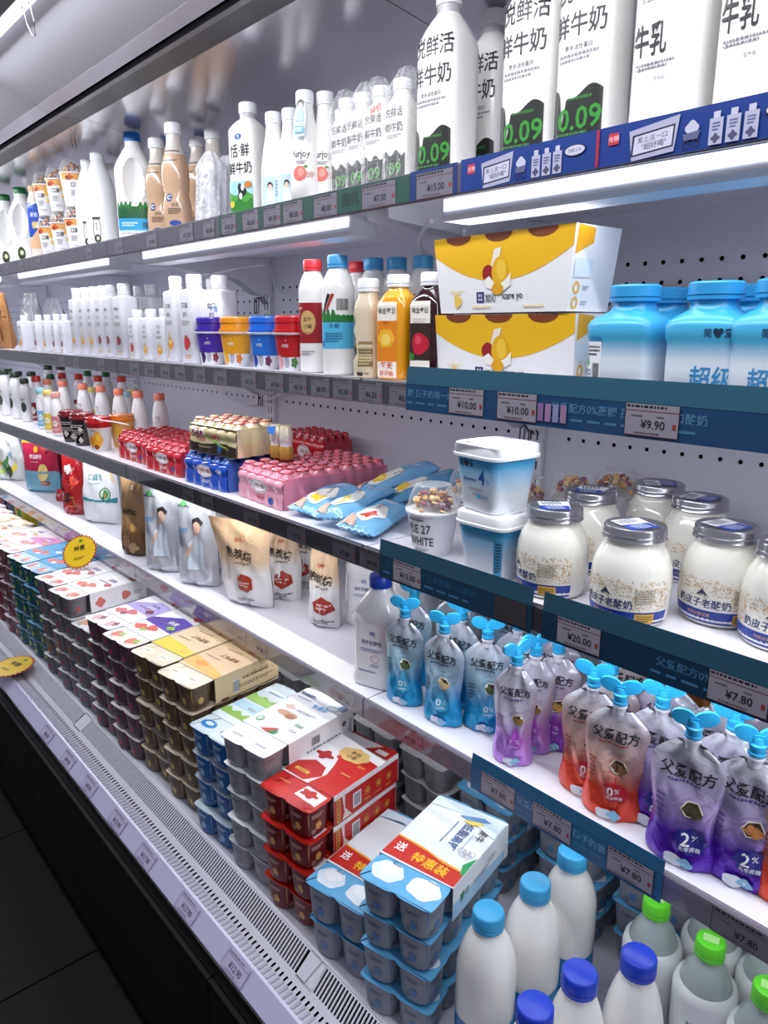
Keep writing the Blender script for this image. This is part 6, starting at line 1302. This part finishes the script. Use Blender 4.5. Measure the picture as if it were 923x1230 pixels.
dup(db, (*at(697, 1170, .676), DECK), .3, 'plump white milk bottle with a royal-blue cap, middle one of the three')
dup(db, (-.432, .629, DECK), .3, 'plump white milk bottle with a royal-blue cap, nearest and cut by the picture bottom')
# green-capped bottles with clear shoulders
gr_ = [(0, .036, .2), (.004, .0405, .2), (.012, .0415, .2), (.060, .0405, .2), (.095, .0415, .2), (.150, .0425, .2), (.160, .0405, .1), (.164, .0345, 0), (.182, .0295, 0), (.195, .022, 0), (.203, .0175, 0), (.212, .0175, 0)]
LG = M('#5fd02c', .35)
gb_items = [('t', '益生菌', .0, .118, .013, '#2f8a4c', .85), ('b', .004, .080, .012, .022, '#b8d8bc', 5, .2), ('b', .012, .060, .010, .014, '#8cc49c', 4, .2), ('l', .0, .044, .04, .010, 2, '#6aa47c'), ('t', '10亿', -.058, .128, .012, '#2f8a4c', .9), ('t', '10亿', .058, .128, .012, '#2f8a4c', .9), ('b', .058, .09, .012, .02, '#b8d8bc', 5, .2)]
def gx(t, B):
    s = lambda u, v, h: (u, v, .2335 + h)
    deco([('r', -.010, -.007, .010, .007, '#a8e08c')], s).build('cap_sticker', t)
gbt = bottle('drink_bottle', 'white-sleeved bottle with a lime-green cap in front, middle of the nearer row', 'drink bottle', (*at(855, 1128, .688), DECK), .3, gr_, (.209, .233), .0195, LG, gb_items, body_m=M('#eceef0', .35), m_top=M('#a9b4b4', .12, coat=.8), ztop=.163, seg=36, group='green-capped bottles', extra=gx)
for (x, y_), lab in (((-.418, .898), 'white-sleeved bottle with a lime-green cap, leftmost next to the royal-blue caps'), ((-.248, .868), 'white-sleeved bottle with a lime-green cap, rightmost and cut by the picture edge'), ((-.362, .968), 'green-capped bottle in the second row behind the front pair'), ((-.277, .962), 'green-capped bottle in the second row near the right edge'), ((-.192, .955), 'green-capped bottle beyond the right edge of the picture')):
    dup(gbt, (x, y_, DECK), .3, lab)

# ------------------------------------------------------------------ price tags, strips and signs
TAGW, TAGH = .064, .0355
_tg = {}
def price_tag(x, k, price, col='#a39ca8', where='', wd=TAGW, dark='#1c1a20'):
    z = SH[k]; key = (price, col, wd)
    if key not in _tg:
        m = MB().box(-wd / 2, wd / 2, -.0005, .0, -TAGH / 2, TAGH / 2, M(col, .35)); o = m.build('card', None); a = o.data; bpy.data.objects.remove(o)
        H2 = TAGH / 2; W2 = wd / 2
        its = [('l', 0, H2 - .0035, wd * .92, .0050, 1, dark), ('r', -W2, H2 - .0082, W2, H2 - .0074, '#6a3038'), ('r', -W2, -H2, -W2 + .0008, H2, dark), ('r', W2 - .0008, -H2, W2, H2, dark), ('r', -W2, -H2, W2, -H2 + .0008, '#6a3038'), ('r', -W2, H2 - .0006, W2, H2, dark),
               ('l', -W2 * .55, .0045, wd * .24, .0032, 1, '#5a545e'), ('t', '元', W2 * .35, .0045, .0032, '#5a545e'), ('t', '¥' + price, W2 * .08, -.0045, .0100, dark, .92), ('l', -.0, -H2 + .0036, wd * .6, .0028, 1, '#5a545e'), ('r', W2 * .78, -.0075, W2 * .90, -.0020, '#9a3038')]
        b = deco(its, face_front(0, -.0005, 0), base=.00012, dl=.00003).build('print', None); c = b.data; bpy.data.objects.remove(b)
        _tg[key] = (a, c)
    a, c = _tg[key]
    t = thing('price_tag', 'paper price tag reading %s %s' % (price, where), 'price tag', (x, .7970, z - .0185), 0, 'paper price tags in the shelf rails')
    for n_, d in (('card', a), ('print', c)): o = bpy.data.objects.new(n_, d); COL.objects.link(o); o.parent = t
    return t
LN = ['on the top rail', 'on the second rail', 'on the third rail', 'on the lowest shelf rail']
tags = [
 (0, [(8, '6.90', 'at the left edge', 50), (26, '6.90', 'under the green-capped jugs', 50), (46, '7.90', 'under the blue sleeve bottle', 50), (107, '9.90', 'under the leaf emblem jugs', 50), (143, '5.90', 'right of the joint', 50), (182, '9.90', 'under the blue-capped jug', 58), (224, '12.00', 'under the tan drinks', 64), (251, '8.80', 'under the film bags, faint', 50), (275, '18.20', 'left end of the green strip', 58), (301, '8.00', 'under the meadow milk', 58), (327, '9.90', 'under the pale blue print bottle', 58), (352, '8.00', 'under the peach prints', 62), (391, '8.00', 'right before the green card', 66), (455, '7.50', 'under the wrapped milk', 80), (522, '15.00', 'on the short blue card', 74), (912, '15.00', 'at the right edge', 64)]),
 (1, [(75, '3.90', 'under the small square bottles', 50), (92, '3.90', 'left end of the tight row', 50), (122, '6.90', 'under the tight row of bottles', 50), (162, '7.00', 'right of the rail joint', 60), (180, '9.90', 'under the short fruit bottles', 60), (199, '9.90', 'left under the tall blue-lettered bottles', 56), (217, '9.90', 'under the peach bottle', 56), (240, '7.00', 'under the strawberry bottle', 60), (265, '7.00', 'under the purple lid cup', 60), (299, '7.30', 'under the orange-lidded cup', 60), (330, '7.80', 'under the blue-lidded cup', 66), (358, '6.90', 'under the red-lidded cup', 60), (385, '8.90', 'under the red-capped bottle', 58), (412, '5.80', 'under the blue-capped bottle', 56), (445, '6.50', 'under the knobbly bottle', 62), (485, '6.50', 'under the orange juice', 70)]),
 (2, [(62, '6.90', 'near the left edge', 50), (127, '12.90', 'left of the rail joint', 60), (161, '7.90', 'right of the rail joint', 60), (226, '13.90', 'under the red multipack', 60), (249, '16.90', 'under the blue multipack', 60), (302, '13.00', 'under the pink multipack', 66), (356, '3.50', 'under the leftmost blue pouch', 66), (413, '3.80', 'under the pale blue pouches', 70), (446, '9.90', 'under the cereal cup', 64)]),
 (3, [(80, '12.90', 'below the red bag', 60), (170, '12.90', 'below the dark roast bag', 62), (243, '15.90', 'below the large tan bag', 62), (288, '9.90', 'below the slumped tan bag', 58), (312, '9.90', 'by the narrow tan bag', 58), (413, '11.00', 'left of the jug', 66), (492, '7.80', 'under the leftmost blue pouch', 66)]),
]
RY = {0: lambda px: 325 - .2 * px, 1: lambda px: 432 + .1 * px, 2: lambda px: 513 + .34 * px, 3: lambda px: 592 + .6 * px}
for k, L in tags:
    for px, pr, wh, wd in L:
        price_tag(aty(px, RY[k](px), .797), k, pr, ('#7d7884', '#79757e', '#635e68', '#857f8b')[k] if px > 0 else '', wh + ' ' + LN[k], wd / 1000)
# printed strips clipped over the rails
def strip(name, label, x0, x1, k, ztop, zbot, m, items, grp, flap=None, step=None, y_=.7952):
    t = thing(name, label, 'shelf strip', ((x0 + x1) / 2, 0, SH[k]), 0, grp); L = (x1 - x0) / 2
    if flap is None:
        MB().prism([(y_, zbot), (y_ + .0006, zbot), (y_ + .0006, ztop), (y_, ztop)], -L, L, m).build('card', t)
    else:
        MB().prism([(y_, zbot), (y_ + .0006, zbot), (y_ + .0006, 0), (y_ + .0036, ztop), (y_ + .0030, ztop), (y_, 0)], -L, L, m).build('card', t)
        MB().prism([(y_ - .0002, .0005), (y_ + .0028, ztop), (y_ + .0026, ztop), (y_ - .0004, .0005)], -L + .0005, L - .0005, flap).build('upper_flap', t)
    m = deco(items, face_front(0, y_, 0), base=.00025, dl=.00004)
    keep = [i for i, f in enumerate(m.f) if all(abs(m.v[q][0]) <= L for q in f)]
    m.f, m.m = [m.f[i] for i in keep], [m.m[i] for i in keep]
    m.build('print', t)
    return freeze(t)
GREEN = '#2c5248'
xa = lambda px, k: aty(px, RY[k](px), .795)
def tagprint(u, w_, price, z=-.0185, col='#948e99'):
    W2 = w_ / 2; H2 = .0185
    return [('r', u - W2, z - H2, u + W2, z + H2, col), ('l', u, z + H2 - .003, w_ * .94, .005, 1, '#1c1a20'), ('r', u - W2, z + H2 - .0085, u + W2, z + H2 - .0075, '#6a3038'), ('r', u - W2, z - H2, u - W2 + .0008, z + H2, '#2a2024'), ('r', u + W2 - .0008, z - H2, u + W2, z + H2, '#2a2024'), ('r', u - W2, z - H2, u + W2, z - H2 + .0008, '#6a3038'),
            ('l', u - W2 * .5, z + .0045, w_ * .26, .0032, 1, '#4a444e'), ('l', u + W2 * .35, z + .0045, w_ * .16, .0032, 1, '#4a444e'), ('t', '¥' + price, u + W2 * .06, z - .0045, .0105, '#1c1a20', .95), ('l', u, z - H2 + .0035, w_ * .6, .0028, 1, '#4a444e'), ('r', u + W2 * .78, z - .008, u + W2 * .90, z - .002, '#9a3038')]
g0, g1 = xa(262, 0), xa(491, 0)
strip('rail_card', 'long dark green card behind the price tags under the wrapped milk', g0, g1, 0, .0012, -.036, M(GREEN, .35), [('t', '国风', xa(420, 0) - (g0 + g1) / 2, -.017, .020, '#1c3028', 1)], 'printed rail cards', y_=.7975 - .0008)
strip('rail_card', 'short blue card with a 15.00 tag at the left of the blue advertising strip', xa(492, 0), xa(548, 0), 0, .0032, -.0365, M('#193377', .35), [('r', -.058, -.034, -.040, .0, '#c4c8dc'), ('b', -.049, -.008, .005, .005, '#2a58b0', 5, .1), ('l', -.049, -.022, .012, .016, 4, '#2a3c7c')], 'printed rail cards', y_=.7975 - .0008)
# blue advertising strip
def ad(u, L):
    def X(f): return u + f * L
    W_ = '#b9b8cc'; D = '#191c34'
    return [('r', X(.06), -.016, X(.115), -.004, '#c03040'), ('t', '光明', X(.0875), -.010, .006, '#f0dce0', 1.1),
            ('p', [(X(.19), -.037), (X(.40), -.034), (X(.42), .001), (X(.17), -.006)], '#a4a3bc'), ('p', [(X(.185), -.033), (X(.395), -.029), (X(.40), -.007), (X(.19), -.011)], D), ('p', [(X(.195), -.031), (X(.388), -.0275), (X(.392), -.0088), (X(.20), -.0128)], '#c0bfd2'),
            ('t', '爱上这一口', X(.29), -.0160, .0060, D, 1.1, .06), ('t', '"超好喝"', X(.30), -.0235, .0066, D, 1.1, .06),
            ('b', X(.48), -.015, .007, .007, W_, 4, .1), ('ring', X(.455), -.030, .004, .004, .001, D), ('ring', X(.50), -.030, .004, .004, .001, D), ('p', [(X(.445), -.026), (X(.51), -.026), (X(.52), -.018), (X(.44), -.020)], '#5a5c80')] + \
           [q for i in range(3) for q in (('r', X(.56 + .075 * i), -.035, X(.62 + .075 * i), -.010, '#a9a8be'), ('r', X(.575 + .075 * i), -.010, X(.605 + .075 * i), -.004, '#b9b8cc'), ('l', X(.59 + .075 * i), -.018, .008, .009, 3, '#3a3c7c'), ('b', X(.59 + .075 * i), -.029, .004, .004, '#4a4a68', 4, .2))] + \
           [('e', X(.855), -.013, .015, .0065, D), ('e', X(.855), -.013, .0138, .0054, '#c0bfd2'), ('t', '奶瓶上市', X(.855), -.013, .0042, D, 1)]
a0, a1 = xa(554, 0), X1 - .02
Lw = xa(722, 0) - xa(554, 0); its = []
Lw2 = .245
p_ = a0; n_ = 0; c0 = (a0 + a1) / 2
while p_ < a1 - .15:
    LL = .215 if n_ == 0 else .235
    its += ad(p_ - c0, LL); p_ += LL
    its += [('r', p_ - c0 - .002, -.0365, p_ - c0 + .002, .003, '#a01c38')]; n_ += 1
strip('advertising_strip', 'blue illustrated advertising strip along the top shelf edge', a0, a1, 0, .0040, -.0372, M('#18357f', .35), its, 'long printed strips over the shelf edges', y_=.7948)
# teal strips
TEAL = M('#174068', .35); FLAP = M('#29596d', .32, coat=.2)
def teal(label, k, x0, x1, txt_at, tg, extra=(), ztop=.027, zbot=-.0405, m=TEAL, fl_=FLAP, tc='#4f7ea6'):
    c = (x0 + x1) / 2; it = []
    for u in txt_at: it += [('t', '父爱配方0%蔗糖 孩子的第一口酸奶', u - c, -.013, .0125, tc, 1.05), ('l', u - c + .02, -.028, .26, .006, 1, '#3f6f98')]
    for u, pr in tg: it += tagprint(u - c, .068, pr)
    it += [(e[0], e[1] - c, e[2], e[3] - c, *e[4:]) if e[0] == 'r' else (e[0], e[1] - c, *e[2:]) for e in extra]
    strip('advertising_strip', label, x0, x1, k, ztop, zbot, m, it, 'long printed strips over the shelf edges', flap=fl_, y_=.7948)
x0, x1 = xa(488, 1), X1 - .02
teal('blue strip with pale lettering along the second shelf edge', 1, x0, x1, [-.83, -.475, -.1, .3], [(xa(560, 1), '10.00'), (xa(621, 1), '10.00'), (xa(783, 1), '9.90')],
     [('r', xa(662, 1) - .02 + .012 * i, -.033, xa(662, 1) - .011 + .012 * i, -.010, c) for i, c in enumerate(('#8a6a9a', '#a07aa0', '#8a8ab0', '#9a7a98'))])
teal('dark teal strip on the third shelf edge, left piece under the square tubs', 2, xa(456, 2), -.592, [-.80], [(xa(489, 2), '15.00')], m=M('#12364e', .35), fl_=M('#17485c', .3, coat=.2), tc='#1f5678', extra=tagprint(xa(614, 2), .058, '9.90', col='#3a3438')[:1])
teal('dark teal strip on the third shelf edge, long right piece under the jars', 2, -.574, X1 - .02, [-.30, .12], [(xa(696, 2), '20.00'), (xa(889, 2), '7.80')], m=M('#0f314a', .35), fl_=M('#17485c', .3, coat=.2), tc='#3f6f92')
teal('blue strip with three tags on the lowest shelf edge', 3, xa(566, 3), xa(795, 3), [xa(690, 3)], [(xa(598, 3), '7.80'), (xa(663, 3), '7.80'), (xa(757, 3), '7.80')], m=M('#255a84', .35), fl_=M('#275e84', .3, coat=.2), tc='#6a9cc4', ztop=.020, zbot=-.042)
price_tag(aty(893, 1130, .797), 3, '7.80', '#7d7884', 'at the right end on the lowest shelf rail', .078)
# price tags on the front rail, printed for a standing reader
for px, py, pr, wh in ((276, 1152, '12.90', 'nearest the picture bottom'), (218, 1078, '17.90', 'second from the picture bottom'), (168, 1013, '17.90', 'third from the picture bottom'), (134, 970, '13.90', 'fourth from the picture bottom'), (100, 928, '9.90', 'fifth from the picture bottom'), (75, 898, '9.90', 'sixth from the picture bottom'), (50, 866, '8.90', 'nearest the round yellow sign')):
    x = aty(px, py, .48)
    t = thing('price_tag', 'lilac front-rail price tag reading %s, %s' % (pr, wh), 'price tag', (x, .4915 - .0012, .4300 + .0012), 0, 'price tags on the front rail')
    t.rotation_euler = (math.radians(-45.5), 0, 0)
    m = MB().box(-.034, .034, -.0006, 0, -.0155, .0155, M('#bab3d0', .3)); m.build('card', t)
    s = lambda u, v, h: (u, -.0006 - h, v)
    deco([('l', 0, .0125, .06, .0040, 1, '#6a5a6a'), ('r', -.034, .0085, .034, .0091, '#8a4a58'), ('r', -.034, -.0155, -.0334, .0155, '#7a5a68'), ('r', .0334, -.0155, .034, .0155, '#7a5a68'), ('t', '¥' + pr, .002, -.0030, .0105, '#5c5468', .95), ('l', 0, -.0125, .04, .0026, 1, '#7a7084')], s).build('print', t)
# round yellow signs with red saw-tooth rim
def star_sign(name, label, loc, rx, ry, rotz, rad, fold=0.):
    t = thing(name, label, 'promotion sign', loc, 0, 'yellow saw-tooth promotion signs'); t.rotation_euler = (rx, ry, rotz)
    n = 28; pts = []
    for i in range(n * 2):
        r = rad * (1.0 if i % 2 == 0 else .90); a = PI * i / n; pts.append((r * math.cos(a), r * math.sin(a)))
    bend = lambda x, y_: fold * abs(y_ - .2 * rad) * (1 if y_ < .2 * rad else .4)
    m = MB(); vs = [(0, 0, bend(0, 0))] + [(x, y_, bend(x, y_)) for x, y_ in pts]; k = len(pts)
    lo = [(x, y_, z - .0012) for x, y_, z in vs]
    m.add(vs + lo, [(0, 1 + i, 1 + (i + 1) % k) for i in range(k)] + [(k + 1, k + 2 + (i + 1) % k, k + 2 + i) for i in range(k)] + [(1 + i, k + 2 + i, k + 2 + (i + 1) % k, 1 + (i + 1) % k) for i in range(k)], M('#b0241c', .4)); m.build('rim', t)
    s = lambda u, v, h: (u, v, bend(u, v) + h)
    ins = [(x * .93, y_ * .93) for x, y_ in pts]
    m = deco([('p', ins, '#e8c018')], s, base=.0004); m.build('face', t)
    deco([('t', '特惠', .0, .012, rad * .30, '#1c1a14', 1), ('l', -.002, -.022, rad * .6, .010, 2, '#6a6218'), ('b', rad * .1, rad * .62, rad * .1, rad * .09, '#6a8a20', 3, .2)], s, rad * .2, rad * .2, base=.0010).build('print', t)
    return t
sx, sy = -2.03, .765
star_sign('promotion_sign', 'yellow saw-tooth promotion sign standing tilted at the lowest shelf edge above the blue packs', (aty(95, 657, .735), .735, .815), math.radians(52), math.radians(-14), math.radians(50), .058, .0)
star_sign('promotion_sign', 'flat yellow saw-tooth promotion sign lying on the front rail at the left edge', (aty(14, 792, .52), .520, .468), math.radians(6), 0, .3, .066, .0)
